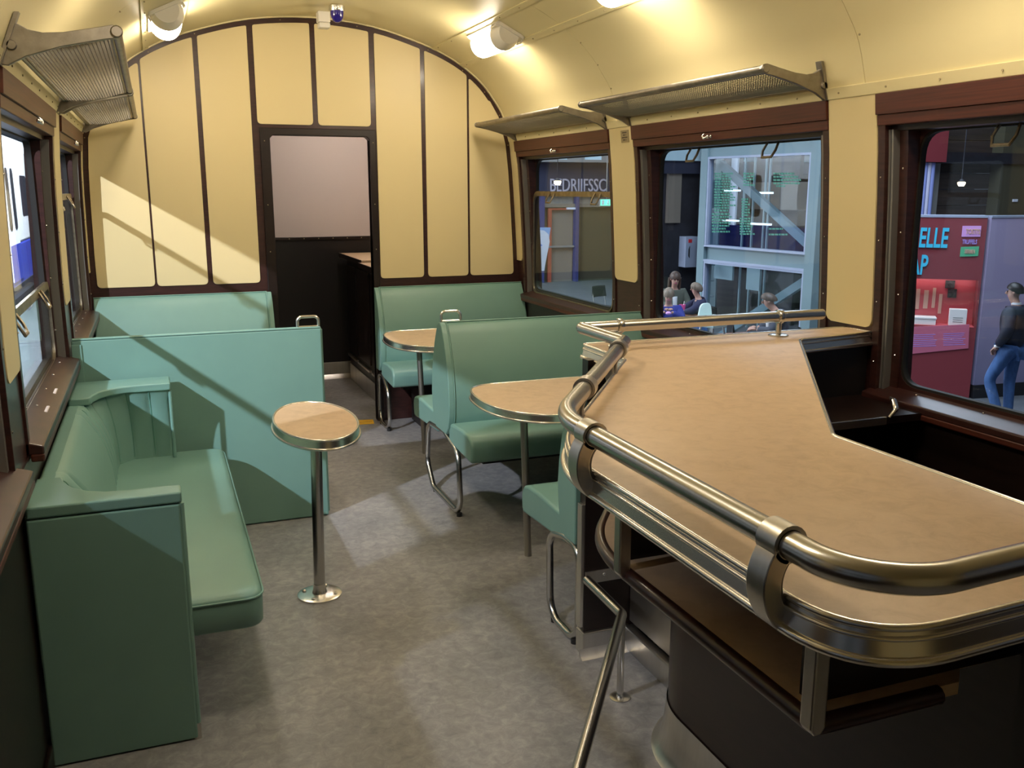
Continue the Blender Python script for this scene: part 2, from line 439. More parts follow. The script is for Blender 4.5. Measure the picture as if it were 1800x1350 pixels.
def corner_panel(s, y0, y1, z0, z1, a, b, r):
    """cream pier panel with rounded lower corners, bent to the wall profile"""
    out = rounded([(y0, z0), (y1, z0), (y1, z1), (y0, z1)], [r, r, 0, 0], 4)
    # cut into horizontal bands for the bend
    zs = sorted({z0, z1, *[z for _, z in (PROF if s > 0 else PROFL) if z0 < z < z1], *[z0+r*k/4 for k in range(1, 5)]})
    def yb(z):
        d = z-z0
        if d >= r: return 0
        return r-math.sqrt(max(0, r*r-(r-d)**2))
    mb = MB(); n = len(zs); vs = []
    for z in zs:
        e = yb(z)
        for y in (y0+e, y1-e):
            vs += [(CX+s*(hw(z, s)+a), y, z), (CX+s*(hw(z, s)+b), y, z)]
    fs = []
    for i in range(n-1):
        p = 4*i; q = p+4
        fs += [(p, p+2, q+2, q), (p+1, q+1, q+3, p+3), (p, q, q+1, p+1), (p+2, p+3, q+3, q+2)]
    fs += [(0, 1, 3, 2), (4*n-4, 4*n-2, 4*n-1, 4*n-3)]
    mb.add(vs, fs); return mb
for s, side in ((1, 'right'), (-1, 'left')):
    w = thing('wall_'+side, 'long %s side wall with cream piers and dark mahogany wainscot' % ('window-lined' if s > 0 else 'bench-side'), 'wall', (CX+s*1.41, 2, 0), kind='structure')
    part('wainscot', wall_box(MB(), s, YB, YE+.05, 0, .84, 0, TH), 'dark_wood', w)
    part('wall_top', wall_box(MB(), s, YB, YE+.05, 1.92, 2.0, .004, TH), 'cream', w)
    st = MB(); wall_box(st, s, YB, YE, 1.922, 1.962, -.008, .004)
    part('cornice_strip', st, 'cream', w, bev=.002)
    sc = MB()
    for k in range(26):
        y = 6.12-k*.235
        sc.lathe([(.0035, 0), (.0035, .003)], (CX+s*(hw(1.94, s)-.009-(.003 if s > 0 else 0)), y, 1.941), 6, 'x')
    part('screw_heads', sc, 'plate', w, kind='stuff')
    piers = []
    ed = [YE+.05] + [v for a, b in WIN for v in (b, a)] + [YB]
    for hi, lo in zip(ed[0::2], ed[1::2]):
        part('pier', wall_box(MB(), s, lo, hi, .84, 1.92, .006, TH), 'mahogany', w)
        part('pier_panel', corner_panel(s, lo+.004 if lo > YB else lo, hi-.004, 1.10, 1.921, -.004, .006, .03), 'cream_panel', w, smooth=40)
    part('floor_moulding', wall_box(MB(), s, YB, YE, 0, .07, -.012, 0), 'dark_wood', w, bev=.004)
# lowered sash rails: (side, index) -> height of the sash's top rail
DROP = {(1, 0): 1.585, (-1, 0): 1.575, (-1, 1): 1.225, (-1, 2): 1.26}
def loop_handle(mb, x, y, z, s, wd=.052, h=.055, out=.03):
    """trapezoid pull handle: hangs from (x,y,z) and leans into the room"""
    i = -s
    P = [(x, y-wd*.5, z), (x+i*out*.6, y-wd*.58, z-h*.55), (x+i*out, y-wd*.42, z-h), (x+i*out, y+wd*.42, z-h), (x+i*out*.6, y+wd*.58, z-h*.55), (x, y+wd*.5, z)]
    mb.tube(P, .0055, 6)
nwin = 0
for s in (1, -1):
    for wi, (y0, y1) in enumerate(WIN):
        nwin += 1
        nm = ['at the end wall', 'beside the double bench', 'beside the bar', 'behind the counter'][wi] if s > 0 else ['at the end wall', 'above the corner sofa', 'near the sofa arm', 'past the sofa'][wi]
        xo = CX+s*hw(1.35, s)
        t = thing('window_%d' % nwin, 'mahogany framed %s carriage window %s' % ('right-hand' if s > 0 else 'left-hand', nm), 'window', (xo, (y0+y1)/2, .86), kind='structure')
        # blind box at the top
        part('blind_box', wall_box(MB(), s, y0, y1, 1.852, 1.921, -.014, TH-.005), 'mahogany_head', t, bev=.003)
        part('blind_box_lip', wall_box(MB(), s, y0, y1, 1.815, 1.852, -.006, TH-.005), 'mahogany_head', t, bev=.003)
        part('head_shadow_board', wall_box(MB(), s, y0+.02, y1-.02, 1.797, 1.816, .030, TH-.002), 'dark_wood', t)
        for a, sg in ((y0, 1), (y1, -1)):
            part('jamb', wall_box(MB(), s, a, a+sg*.034, .845, 1.816, -.002, TH), 'mahogany', t, bev=.002)
            for q in (.036, .050):
                part('channel', wall_box(MB(), s, a+sg*q, a+sg*(q+.009), .86, 1.80, .012, TH-.01), 'grey_strip', t)
            part('inner_jamb', wall_box(MB(), s, a+sg*.034, a+sg*.097, .86, 1.80, .040, TH), 'mahogany', t)
        # fixed frame with rounded corners, follows the vertical plane of the pane
        gx = CX+s*((1.385 if s > 0 else 1.405)+.082)
        O = rrect(y0+.05, y1-.05, .865, 1.822, .02); I = rrect(y0+.095, y1-.095, .905, 1.800, .085)
        part('frame', MB().ring(O, I, 'yz', gx-.012*1, gx+.012), 'mahogany', t, smooth=40)
        I2 = rrect(y0+.104, y1-.104, .914, 1.791, .078)
        part('rubber_seal', MB().ring(I, I2, 'yz', gx-.008, gx+.014), 'rubber', t, smooth=40)
        part('pane', MB().prism(rrect(y0+.10, y1-.10, .91, 1.795, .08), 'yz', gx+s*.004, gx+s*.007), 'pane', t)
        # sill
        sl = MB(); x1 = CX+s*(1.41-.035); x2 = CX+s*(1.41+.060)
        sl.add([(x1, y0, .842), (x1, y1, .842), (x1, y1, .868), (x1, y0, .868), (x2, y0, .842), (x2, y1, .842), (x2, y1, .898), (x2, y0, .898)],
               [(0, 1, 2, 3), (4, 7, 6, 5), (3, 2, 6, 7), (0, 4, 5, 1), (0, 3, 7, 4), (1, 5, 6, 2)])
        sill = part('sill', sl, 'mahogany', t, bev=.005)
        lip = MB().box(x1, CX+s*1.412, y0-.004, y1+.004, .822, .845)
        part('sill_lip', lip, 'mahogany_head', t, bev=.005)
        if s < 0 and wi == 1:
            for yy in (3.36, 3.66):
                part('sill_bracket', MB().box(CX-1.427, CX-1.403, yy-.045, yy+.045, .872, .880), 'pink_wall', t, bev=.003)
        sc = MB()
        for a, sg in ((y0, 1), (y1, -1)):
            for z in (.98, 1.2, 1.42, 1.64):
                sc.ball((CX+s*(hw(z, s)-.003), a+sg*.017, z), .0035, .0035, .0035, 6, 4)
                sc.ball((CX+s*(hw(z, s)+.039), a+sg*.075, z+.03), .0045, .0045, .0045, 6, 4)
        for k in range(5):
            sc.ball((CX+s*1.44, y0+.2+k*(y1-y0-.4)/4, .889), .005, .005, .003, 6, 4)
        part('screw_heads', sc, 'steel', t, kind='stuff')
        hk = MB(); ym = y0+(y1-y0)*.52; xh = CX+s*(hw(1.835, s)-.016)
        hk.tube([(xh, ym+.03, 1.845), (xh-s*.012, ym+.034, 1.835), (xh-s*.012, ym+.02, 1.823), (xh-s*.004, ym+.012, 1.829)], .004, 6)
        hk.ball((xh-s*.006, ym-.005, 1.831), .009, .009, .009, 8, 6); hk.ball((xh-s*.004, ym-.028, 1.831), .007, .007, .007, 8, 6)
        part('blind_catch', hk, 'polished', t, smooth=60)
        zd = DROP.get((s, wi))
        hx = gx-s*.022
        if zd is None:
            for q in (.30, .70):
                hb = MB(); loop_handle(hb, hx, y0+(y1-y0)*q, 1.794, s, .075, .062, .03)
                part('pull_handle', hb, 'sash_metal', t, smooth=50)
        else:
            O = rrect(y0+.09, y1-.09, .885, zd, .085); I = rrect(y0+.102, y1-.102, .895, zd-.032, .07)
            part('sash_frame', MB().ring(O, I, 'yz', hx-.006, hx+.006), 'sash_metal', t, smooth=40)
            part('sash_pane', MB().prism(rrect(y0+.10, y1-.10, .89, zd-.03, .07), 'yz', hx-.002, hx+.001), 'pane', t)
            for q in (.22, .70):
                hb = MB(); loop_handle(hb, hx-s*.006, y0+(y1-y0)*q, zd-.012, s, .075, .062, .03)
                part('pull_handle', hb, 'sash_metal', t, smooth=50)

# ------------------------------------------------------------------ end wall with cream panels and the doorway
we = thing('wall_end', 'end wall of cream panels divided by dark mahogany strips', 'wall', (CX, YE, 0), kind='structure')
DX0, DX1, DZ = .735, 1.378, 1.937
def wall_half(x0, x1, z0, off=0):
    xs = [x0 + (x1-x0)*k/24 for k in range(25)]
    return [(x0, z0), (x1, z0)] + [(x, max(z0+.01, arch_z(x)+off)) for x in reversed(xs)]
bk = MB()
L0 = CX-1.43; R0 = CX+1.42
bk.prism([(L0, 0), (DX0, 0), (DX0, 1.0), (DX0, DZ), (DX0, arch_z(DX0)+.02)] + [(p[0], p[1]+.02) for p in reversed(FULL) if p[0] < DX0-.01][::-1] + [(L0, 1.92)], 'xz', YE, YE+.05)
bk.prism([(R0, 0), (DX1, 0), (DX1, 1.0), (DX1, DZ), (DX1, arch_z(DX1)+.02)] + [(p[0], p[1]+.02) for p in FULL if p[0] > DX1+.01][::-1] + [(R0, 1.92)], 'xz', YE, YE+.05)
bk.prism([(DX0, DZ), (DX1, DZ)] + [(DX1-(DX1-DX0)*k/12, arch_z(DX1-(DX1-DX0)*k/12)+.02) for k in range(13)], 'xz', YE, YE+.05)
part('backing', bk, 'mahogany', we)
def cream_panel(x0, x1, z0):
    n = 14
    def zt(x): return min(arch_z(x)-.038, 9)
    lo_l = x0; lo_r = x1
    top = [(x0+(x1-x0)*k/n, zt(x0+(x1-x0)*k/n)) for k in range(n, -1, -1)]
    # keep clear of the curved side wall
    pts = [(x0, z0), (x1, z0)] + top
    rad = [.028, .028] + [.028] + [0]*(n-1) + [.028]
    return rounded(pts, rad, 4)
def side_panel(side):                         # outermost panels follow the bowed side wall
    xs = CX+side*(1.045); pts = [(xs, 1.0)]
    zz = [1.0, 1.2, 1.57, 1.73, 1.9, 2.0, 2.09, 2.19]
    ow = [(CX+side*(hw(z, side)-.035), z) for z in zz] + [(CX+side*(w-.03), z-.022) for w, z in (ARCH if side > 0 else ARCHL) if 2.2 < z < 2.36 and w > 1.08]
    pts = [(xs, 1.0)] + ow + [(xs, arch_z(xs)-.045)]
    r = [.028, .028] + [0]*(len(ow)-1) + [.02]
    return rounded(pts, r, 4)
for x0, x1, z0 in ((-.003, .303, 1.0), (.333, .628, 1.0), (.664, 1.014, 2.003), (1.046, 1.392, 2.003), (1.428, 1.735, 1.0), (1.765, 2.06, 1.0)):
    part('cream_panel', MB().prism(cream_panel(x0, x1, z0), 'xz', YE-.007, YE), 'cream_panel', we, bev=.0015, seg=1)
for sd in (1, -1):
    part('cream_panel', MB().prism(side_panel(sd), 'xz', YE-.007, YE), 'cream_panel', we, bev=.0015, seg=1)
# bead along the vault, door casing
bead = sweep([(x, z-.004) for x, z in FULL], YE-.02, YE-.002, .004, .010)
part('vault_bead', bead, 'cream', we, smooth=40)
dk = MB(); O = [(DX0-.065, 0), (DX1+.045, 0), (DX1+.045, DZ+.042), (DX0-.065, DZ+.042)]
cas = [(DX0-.062, 0), (DX0-.062, DZ+.045), (DX1+.042, DZ+.045), (DX1+.042, 0), (DX1, 0), (DX1, DZ-.02), (DX1-.02, DZ), (DX0+.02, DZ), (DX0, DZ-.02), (DX0, 0)]
dk.prism(cas, 'xz', YE-.016, YE+.07)
part('door_casing', dk, 'dark_wood', we, bev=.004)
sc = MB()
for x in (.70, 1.40):
    for z in (1.2, 1.5, 1.9): sc.ball((x, YE-.017, z), .004, .003, .004, 6, 4)
for k in range(12):
    i = int(k*(len(FULL)-1)/11); sc.ball((FULL[i][0]+(CX-FULL[i][0])*.01, YE-.002, FULL[i][1]-.02), .004, .003, .004, 6, 4)
part('screw_heads', sc, 'plate', we, kind='stuff')
# rear wall behind the viewer closes the carriage
part('wall_back', MB().prism([(L0, 0), (R0, 0)] + [(x, z+.02) for x, z in FULL], 'xz', YB-.05, YB), 'cream', label='plain cream wall closing the far back of the carriage')
tagp(bpy.data.objects['wall_back'], cat='wall', kind='structure')

# ------------------------------------------------------------------ vestibule beyond the doorway
wv = thing('wall_vestibule', 'vestibule wall, pale pinkish grey above black wainscot', 'wall', (1.1, 7.84, 0), kind='structure')
part('upper_wall', MB().box(-.2, 2.4, 7.84, 7.88, 1.2, 2.4), 'pink_wall', wv)
part('wainscot', MB().box(-.2, 2.4, 7.835, 7.88, .0, 1.2), 'black_panel', wv)
part('dado_strip', MB().box(-.2, 2.4, 7.822, 7.836, 1.185, 1.21), 'dark_wood', wv, bev=.003)
sc = MB()
for k in range(8): sc.ball((.8+k*.12, 7.821, 1.197), .005, .003, .005, 6, 4)
part('screw_heads', sc, 'plate', wv, kind='stuff')
part('skirting', MB().box(.3, 1.53, 7.825, 7.836, 0, .14), 'alu', wv, bev=.003)
part('skirting_cove', MB().prism([(7.825, 0), (7.825, .035), (7.80, .008), (7.79, 0)], 'yz', .3, 1.53), 'alu', wv, smooth=60)
part('wall_vestibule_left', MB().box(.28, .32, YE+.05, 7.84, 0, 2.4), 'black_panel', label='black side wall inside the vestibule'); tagp(bpy.data.objects['wall_vestibule_left'], cat='wall', kind='structure')
part('wall_vestibule_right', MB().box(2.36, 2.4, YE+.05, 7.84, 0, 2.4), 'pink_wall', label='pale side wall behind the vestibule cabinet'); tagp(bpy.data.objects['wall_vestibule_right'], cat='wall', kind='structure')
part('ceiling_vestibule', MB().box(-.2, 2.4, YE+.05, 7.88, 2.4, 2.44), 'cream', label='flat cream ceiling of the vestibule'); tagp(bpy.data.objects['ceiling_vestibule'], cat='ceiling', kind='structure')
cb = thing('vestibule_cabinet', 'black cabinet with pale worktop standing beyond the doorway', 'cabinet', (1.8, 7.0, 0))
part('body', MB().box(1.50, 2.2, 6.32, 7.77, .14, 1.02), 'black_panel', cb)
part('worktop', MB().box(1.44, 2.2, 6.9, 7.77, 1.045, 1.075), 'tan_lino', cb, bev=.003)
part('worktop_edge', MB().box(1.432, 1.44, 6.9, 7.77, 1.04, 1.077), 'dark_wood', cb)
part('worktop', MB().box(1.40, 2.2, 6.32, 6.80, 1.035, 1.065), 'tan_lino', cb, bev=.003)
part('worktop_edge', MB().box(1.392, 1.40, 6.32, 6.80, 1.03, 1.067), 'dark_wood', cb)
for ya, yb in ((6.36, 6.84), (6.92, 7.36), (7.40, 7.76)):
    part('door', MB().box(1.488, 1.50, ya, yb, .26, .98), 'dark_wood', cb, bev=.003)
    part('door_step', MB().box(1.478, 1.50, ya, yb, .205, .222), 'alu', cb)
part('skirting', MB().box(1.494, 1.53, 6.30, 7.775, 0, .14), 'alu', cb, bev=.003)
fs = part('floor_sticker', MB().prism([(1.217, 6.155), (1.334, 6.141), (1.352, 6.262), (1.247, 6.285)], 'xy', 0, .0015), 'yellow', label='small yellow warning sticker on the floor at the doorway'); tagp(fs, cat='sticker')
prn = MB()
for k in range(9): prn.box(1.235+k*.011, 1.242+k*.011, 6.20, 6.212, .0015, .0018)
part('sticker_print', prn, 'print', fs, kind='stuff')

# ------------------------------------------------------------------ ceiling lamps
def ceiling_lamp(side, yc, label, group=None):
    o = .90; x = CX+side*o; z = arch_z(x)
    a = Vector((CX+side*.815, 0, arch_z(CX+side*.815))); b = Vector((CX+side*.985, 0, arch_z(CX+side*.985)))
    t = (b-a).normalized(); n = Vector((t.z, 0, -t.x)); n = n if n.z < 0 else -n
    root = thing('ceiling_lamp', label, 'lamp', (x, yc, z), group)
    def Q(u, y, d): p = (a+b)/2 + t*u + n*d; return (p.x, yc+y, p.z)
    hwid = .093; L2 = .27
    base = rrect(-hwid, hwid, -L2, L2, .03, 5)
    mb = MB(); nn = len(base)
    mb.add([Q(u, y, -.002) for u, y in base] + [Q(u, y, .014) for u, y in base],
           [tuple(range(nn)), tuple(range(2*nn-1, nn-1, -1))] + [(i, (i+1) % nn, nn+(i+1) % nn, nn+i) for i in range(nn)])
    part('base', mb, 'lamp_white', root)
    # opal bowl: half tube with rounded far end
    def bowl(i, j):
        v = i/18; y = -L2+.10+v*(2*L2-.12); e = 1.0
        if v > .8: e = math.sqrt(max(.0, 1-((v-.8)/.2)**2))
        e = max(e, .05); ang = PI*j/14
        return Q(.080*math.cos(ang)*(.35+.65*e), y, .014+.088*math.sin(ang)*e)
    part('opal_bowl', MB().grid(bowl, 19, 15), 'opal', root, smooth=80)
    # white end cap facing along the carriage
    def cap(i, j):
        v = i/6; y = -L2+.015+v*.09; e = .72+.28*math.sin(v*PI/2); ang = PI*j/14
        return Q(.084*math.cos(ang)*e, y, .014+.091*math.sin(ang)*e)
    mb = MB().grid(cap, 7, 15)
    f = [cap(0, j) for j in range(15)]; mb.add(f, [tuple(range(15))])
    part('end_cap', mb, 'lamp_white', root, smooth=60)
    for sg in (-1, 1):
        k = MB().tube([Q(.088*sg, -L2+.03, .014), Q(.088*sg, -L2+.03, .03), Q(.088*sg, -L2+.09, .03), Q(.088*sg, -L2+.09, .014)], .004, 6)
        part('clip', k, 'lamp_white', root)
    return root
for i, yc in enumerate((5.29, 3.62, 1.95)):
    for side in (1, -1):
        w = ['nearest the end wall', 'over the middle bench', 'over the bar', 'over the aisle entrance', 'at the back wall'][i]
        ceiling_lamp(side, yc, 'glowing opal ceiling lamp on the %s ceiling strip %s' % ('window-bar side' if side > 0 else 'sofa side', w), 'opal ceiling lamps in two rows')
vl = thing('vestibule_lamp', 'small opal lamp under the vestibule ceiling', 'lamp', (1.45, 6.9, 2.4))
part('base', MB().lathe([(.09, -.015), (.09, 0)], (1.45, 6.9, 2.4), 20), 'lamp_white', vl)
emis('opal_small', (1, .88, .78), 150.0)
part('globe', MB().lathe([(.005, -.10), (.05, -.085), (.075, -.05), (.08, -.015)], (1.45, 6.9, 2.4), 20), 'opal_small', vl, smooth=60)
# blue night lamp and the white sensor box at the crown of the vault
bl = thing('night_lamp', 'blue glass night lamp dome on a metal ring at the vault crown', 'lamp', (1.105, 5.75, 2.655))
part('ring', MB().lathe([(.045, -.030), (.047, -.024), (.047, 0), (.030, .012)], (1.105, 5.75, 2.655), 24), 'polished', bl, smooth=40)
part('dome', MB().lathe([(.002, -.094), (.014, -.091), (.026, -.082), (.035, -.066), (.039, -.045), (.039, -.028)], (1.105, 5.75, 2.655), 24), 'blue_glass', bl, smooth=80)
bx = thing('motion_sensor', 'small white plastic sensor box beside the blue lamp', 'sensor', (1.07, 6.02, 2.66))
part('body', MB().box(1.034, 1.108, 5.98, 6.06, 2.60, 2.665), 'lamp_white', bx, bev=.006)
part('head', MB().box(1.037, 1.105, 5.97, 6.05, 2.566, 2.598), 'lamp_white', bx, bev=.008)
part('mount', MB().box(1.05, 1.10, 5.99, 6.05, 2.655, 2.672), 'lamp_white', bx)

# ------------------------------------------------------------------ luggage racks
def luggage_rack(s, y0, y1, label):
    t = thing('luggage_rack', label, 'luggage rack', (CX+s*1.345, (y0+y1)/2, 1.95), 'luggage racks above the windows')
    X = lambda o: CX+s*(o+(0 if s > 0 else .028))
    plate = [(1.362, 1.926), (1.330, 1.922), (1.285, 1.947), (1.20, 1.975), (1.09, 2.000), (1.050, 2.006), (1.040, 2.020), (1.048, 2.036), (1.066, 2.040),
             (1.12, 2.028), (1.19, 2.014), (1.24, 2.010), (1.275, 2.016), (1.300, 2.030), (1.320, 2.052), (1.332, 2.058)]
    for yy, far in ((y0, False), (y1-.016, True)):
        br = part('bracket', MB().prism([(X(a), b) for a, b in plate], 'xz', yy, yy+.016), 'rack_metal', t, bev=.002)
        d = -1 if not far else 1
        ye = yy if not far else yy+.016
        part('boss', MB().lathe([(.0165, 0), (.0165, d*.005), (.013, d*.009)], (X(1.056), ye, 2.022), 16, 'y'), 'rack_metal', br, smooth=40)
        part('boss', MB().lathe([(.0135, 0), (.0135, d*.005), (.011, d*.008)], (X(1.318), ye, 1.974), 16, 'y'), 'rack_metal', br, smooth=40)
        ft = MB(); zf = [1.922, 1.96, 2.0, 2.04, 2.058]
        for za, zb in zip(zf, zf[1:]):
            ft.add([(CX+s*(hw(z, s)-o_), y_, z) for z in (za, zb) for o_ in (.001, .012) for y_ in (yy-.008, yy+.024)],
                   [(0, 1, 5, 4), (2, 6, 7, 3), (0, 4, 6, 2), (1, 3, 7, 5), (0, 2, 3, 1), (4, 5, 7, 6)])
        part('wall_flange', ft, 'rack_metal', br)
    part('front_tube', MB().tube([(X(1.056), y0+.004, 2.022), (X(1.056), y1-.004, 2.022)], .0135, 12), 'rack_metal', t, smooth=50)
    part('rear_tube', MB().tube([(X(1.318), y0+.004, 1.974), (X(1.318), y1-.004, 1.974)], .009, 8), 'rack_metal', t, smooth=50)
    for o, z in ((1.072, 2.012), (1.306, 1.970)):
        part('net_bar', MB().tube([(X(o), y0+.01, z), (X(o), y1-.01, z)], .0045, 6), 'rack_metal', t)
    net = MB(); nl = 23; ncr = int((y1-y0)/.0150)
    def P(u, y, dz=0): return (X(1.072+(1.306-1.072)*u), y, 2.012+(1.970-2.012)*u-.012*math.sin(PI*u)+dz)
    def wire(a, b, r):
        a = Vector(a); b = Vector(b); d = (b-a).normalized(); u_ = d.orthogonal().normalized(); v_ = d.cross(u_)
        vs = [p+u_*math.cos(q)*r+v_*math.sin(q)*r for p in (a, b) for q in (0, 2.094, 4.189)]
        net.add(vs, [(0, 1, 4, 3), (1, 2, 5, 4), (2, 0, 3, 5)])
    for k in range(1, nl): wire(P(k/nl, y0+.012), P(k/nl, y1-.012), .0016)
    for k in range(1, ncr):
        y = y0+.012+(y1-y0-.024)*k/ncr
        for q in range(4): wire(P(q/4, y, .002), P((q+1)/4, y, .002), .0017)
    part('wire_netting', net, 'net_wire', t, kind='stuff')
luggage_rack(1, 4.70, 6.08, 'metal luggage rack with wire netting above the right-hand window at the end wall')
luggage_rack(1, 2.90, 4.44, 'metal luggage rack with wire netting above the right-hand window beside the double bench')
luggage_rack(-1, 2.88, 4.53, 'metal luggage rack with wire netting above the left-hand window over the corner sofa')
luggage_rack(-1, 4.62, 6.10, 'metal luggage rack with wire netting above the left-hand window at the end wall')
# small plate on the pier
pl = thing('pier_plate', 'tiny brass-coloured notice plate on the cream pier under the racks', 'sign', (CX+1.35, 4.56, 1.87))
px_ = lambda z: CX+hw(z)-.0042
part('plate', MB().add([(px_(z)-d, y, z) for z in (1.842, 1.905) for y in (4.46, 4.545) for d in (0, .003)], [(0, 2, 6, 4), (1, 5, 7, 3), (0, 1, 3, 2), (4, 6, 7, 5), (0, 4, 5, 1), (2, 3, 7, 6)]), 'plate', pl)
pr = MB()
for r_, (y_a, y_b) in enumerate(((4.478, 4.528), (4.484, 4.520), (4.472, 4.533), (4.484, 4.522))):
    z = 1.893-r_*.0125; n = 6
    for k in range(n):
        a = y_a+(y_b-y_a)*k/n
        if (r_ in (1, 3)) and k == 1: continue
        pr.box(px_(z)-.0036, px_(z)-.002, a+.0007, a+(y_b-y_a)/n-.0007, z-.0035, z+.0035)
part('plate_print', pr, 'print', pl, kind='stuff')

# ------------------------------------------------------------------ upholstered benches on the bar side
LENS = [(.388, .085), (.43, .125), (.50, .143), (.57, .148), (.66, .138), (.75, .118), (.83, .088), (.89, .058), (.93, .032), (.946, .012)]
def lens(yc, near, far, z0=.388):
    """outline in the y-z plane: bulging towards -y if near, towards +y if far, else flat at yc"""
    A = [(yc-(w if near else 0), z) for z, w in LENS]; B = [(yc+(w if far else 0), z) for z, w in LENS]
    return A + B[::-1]
def seat_block(x0, x1, yb, yf, zt=.455, zb=.332, nose=.03):
    """cushion from the backrest at yb to the front at yf, slightly crowned"""
    d = 1 if yf > yb else -1
    P = [(yb, zb+.02), (yf-d*.02, zb), (yf-d*.004, zb+.006), (yf, zb+.02), (yf+d*.004, zb+.07), (yf-d*.004, zt-.03), (yf-d*.022, zt-.008), (yf-d*.06, zt+.004), (yf-d*.16, zt+.008), (yb, zt-.004)]
    return MB().prism(P, 'yz', x0, x1)
def loop_leg(x, yc, near, far, y_in=.10):
    """steel tube loop under the aisle end of a bench, outline in the y-z plane"""
    pass
def steel_loop(parent, x, pts, rad=.085):
    P = [(x, y, z) for y, z in pts]
    path = []
    m = len(P)
    for i in range(m):
        p = Vector(P[i]); a = Vector(P[i-1])-p; b = Vector(P[(i+1) % m])-p; la, lb = a.length, b.length; a.normalize(); b.normalize()
        ang = a.angle(b); d = min(rad/math.tan(ang/2), la*.45, lb*.45); c = p+(a+b).normalized()*(d/math.cos(ang/2)); v1 = p+a*d-c; v2 = p+b*d-c
        for k in range(6): w = v1.lerp(v2, k/5); path.append(tuple(c+w.normalized()*v1.length))
    lp = part('leg_loop', MB().tube(path, .0140, 10, closed=True), 'steel', parent, smooth=60)
    ys = sorted(y for y, z in pts if z < .06)
    for y in (ys[0]+.03, ys[-1]-.04):
        part('foot', MB().lathe([(.014, 0), (.014, .018)], (x, y, 0), 10), 'rubber', lp)
    return lp
def grab_handle(parent, x0, x1, y, z, h=.055, side=None):
    P = [(x0, y, z-.06), (x0, y, z+h), (x1, y, z+h), (x1, y, z-.002)]
    hb = part('grab_handle', MB().tube(bend(P, .022, 5), .0075, 8), 'polished', parent, smooth=60)
    part('handle_foot', MB().tube([(x0, y, z+.006), (x1, y, z+.006)], .006, 8), 'polished', hb, smooth=60)
    return hb
def bench(label, xa, xw, yc, near, far, seat_near=.46, seat_far=.58, handle=None, loop=None, aisle=1, flat=None, group='turquoise leatherette benches'):
    """xa: aisle end, xw: wall end"""
    t = thing('bench', label, 'bench', ((xa+xw)/2, yc, 0), group)
    d = 1 if xw > xa else -1
    part('backrest', MB().prism(lens(yc, near, far), 'yz', xa+d*.034, xw), 'teal', t, smooth=50, bev=.006)
    ep = [(yc+(y-yc)*1.03+(0), z) for y, z in lens(yc, near, far)]
    e = part('end_panel', MB().prism(ep, 'yz', xa, xa+d*.03), 'teal', t, smooth=50, bev=.004)
    O = lens(yc, near, far)
    half = [p for p in O if p[0] <= yc+1e-6][:len(LENS)] if near else O[len(LENS):]
    part('piping', MB().tube([(xa+d*.032, y, z) for y, z in half], .0045, 6), 'teal', t, smooth=60)
    part('top_piping', MB().tube([(xa+d*.03, yc-(.012 if near else -.012), .947), (xw, yc-(.012 if near else -.012), .947)], .0045, 6), 'teal', t, smooth=60)
    if near: part('seat', seat_block(xa+d*.012, xw, yc-.10, yc-seat_near), 'teal', t, smooth=60, bev=.012, seg=3)
    if far: part('seat', seat_block(xa+d*.012, xw, yc+.10, yc+seat_far), 'teal', t, smooth=60, bev=.012, seg=3)
    y_a = yc-(seat_near-.06 if near else 0); y_b = yc+(seat_far-.06 if far else 0)
    part('seat_base', MB().box(xa+d*.10, xw, y_a+.03, y_b-.03, .30, .34), 'black_panel', t)
    if near or far:
        part('underframe', MB().box(xa+d*.25, xw, min(y_a+.12, yc-.02), max(y_b-.12, yc+.02), 0.0, .30) if (near != far) else MB().box(xw-d*.10, xw, yc-.2, yc+.2, .0, .30), 'black_panel', t)
    if loop: steel_loop(t, xa+d*.02, loop)
    if handle: grab_handle(t, xa+d*.012, xa+d*.112, yc, .945)
    return t
XW = CX+1.405
bench('turquoise bench with its back to the end wall, right of the doorway', 1.365, XW, 6.16, True, False, seat_near=.43,
      loop=[(6.17, .345), (6.05, .365), (5.90, .27), (5.885, .012), (6.16, .012)])
bench('turquoise double bench, back-to-back seats with a grab handle, between the two right-hand tables', 1.30, XW, 4.40, True, True, handle=True,
      loop=[(4.70, .365), (4.40, .385), (4.17, .33), (4.135, .012), (4.62, .012), (4.735, .13)])
bench('turquoise bench standing with its back against the bar partition', 1.285, XW, 2.735, False, True, seat_far=.53,
      loop=[(3.0, .34), (2.86, .372), (2.735, .372), (2.735, .012), (2.985, .012)])
# left: bench against the end wall, and the bench whose flat back faces the corner sofa
bench('turquoise bench with its back to the end wall, left of the doorway', .685, CX-1.405, 6.16, True, False, seat_near=.43,
      loop=[(6.17, .345), (6.05, .365), (5.90, .27), (5.885, .012), (6.16, .012)])
tb = bench('turquoise bench with tall flat rear panel facing the corner sofa, grab handle on top', .722, CX-1.405, 4.452, False, True, seat_far=.5, handle=True,
      loop=[(4.80, .345), (4.6, .372), (4.455, .372), (4.455, .012), (4.80, .012)])
part('rear_panel', MB().box(CX-1.405, .715, 4.41, 4.446, .004, .948), 'teal', tb, bev=.006)
part('rear_edge_strip', MB().box(CX-1.405, -.335, 4.404, 4.412, .02, .93), 'teal', tb, bev=.002)
part('rear_top_piping', MB().tube([(CX-1.40, 4.415, .950), (.71, 4.415, .950)], .006, 6), 'teal', tb, smooth=60)
part('rear_side_piping', MB().tube([(.716, 4.43, .02), (.716, 4.43, .94)], .007, 6), 'teal', tb, smooth=60)

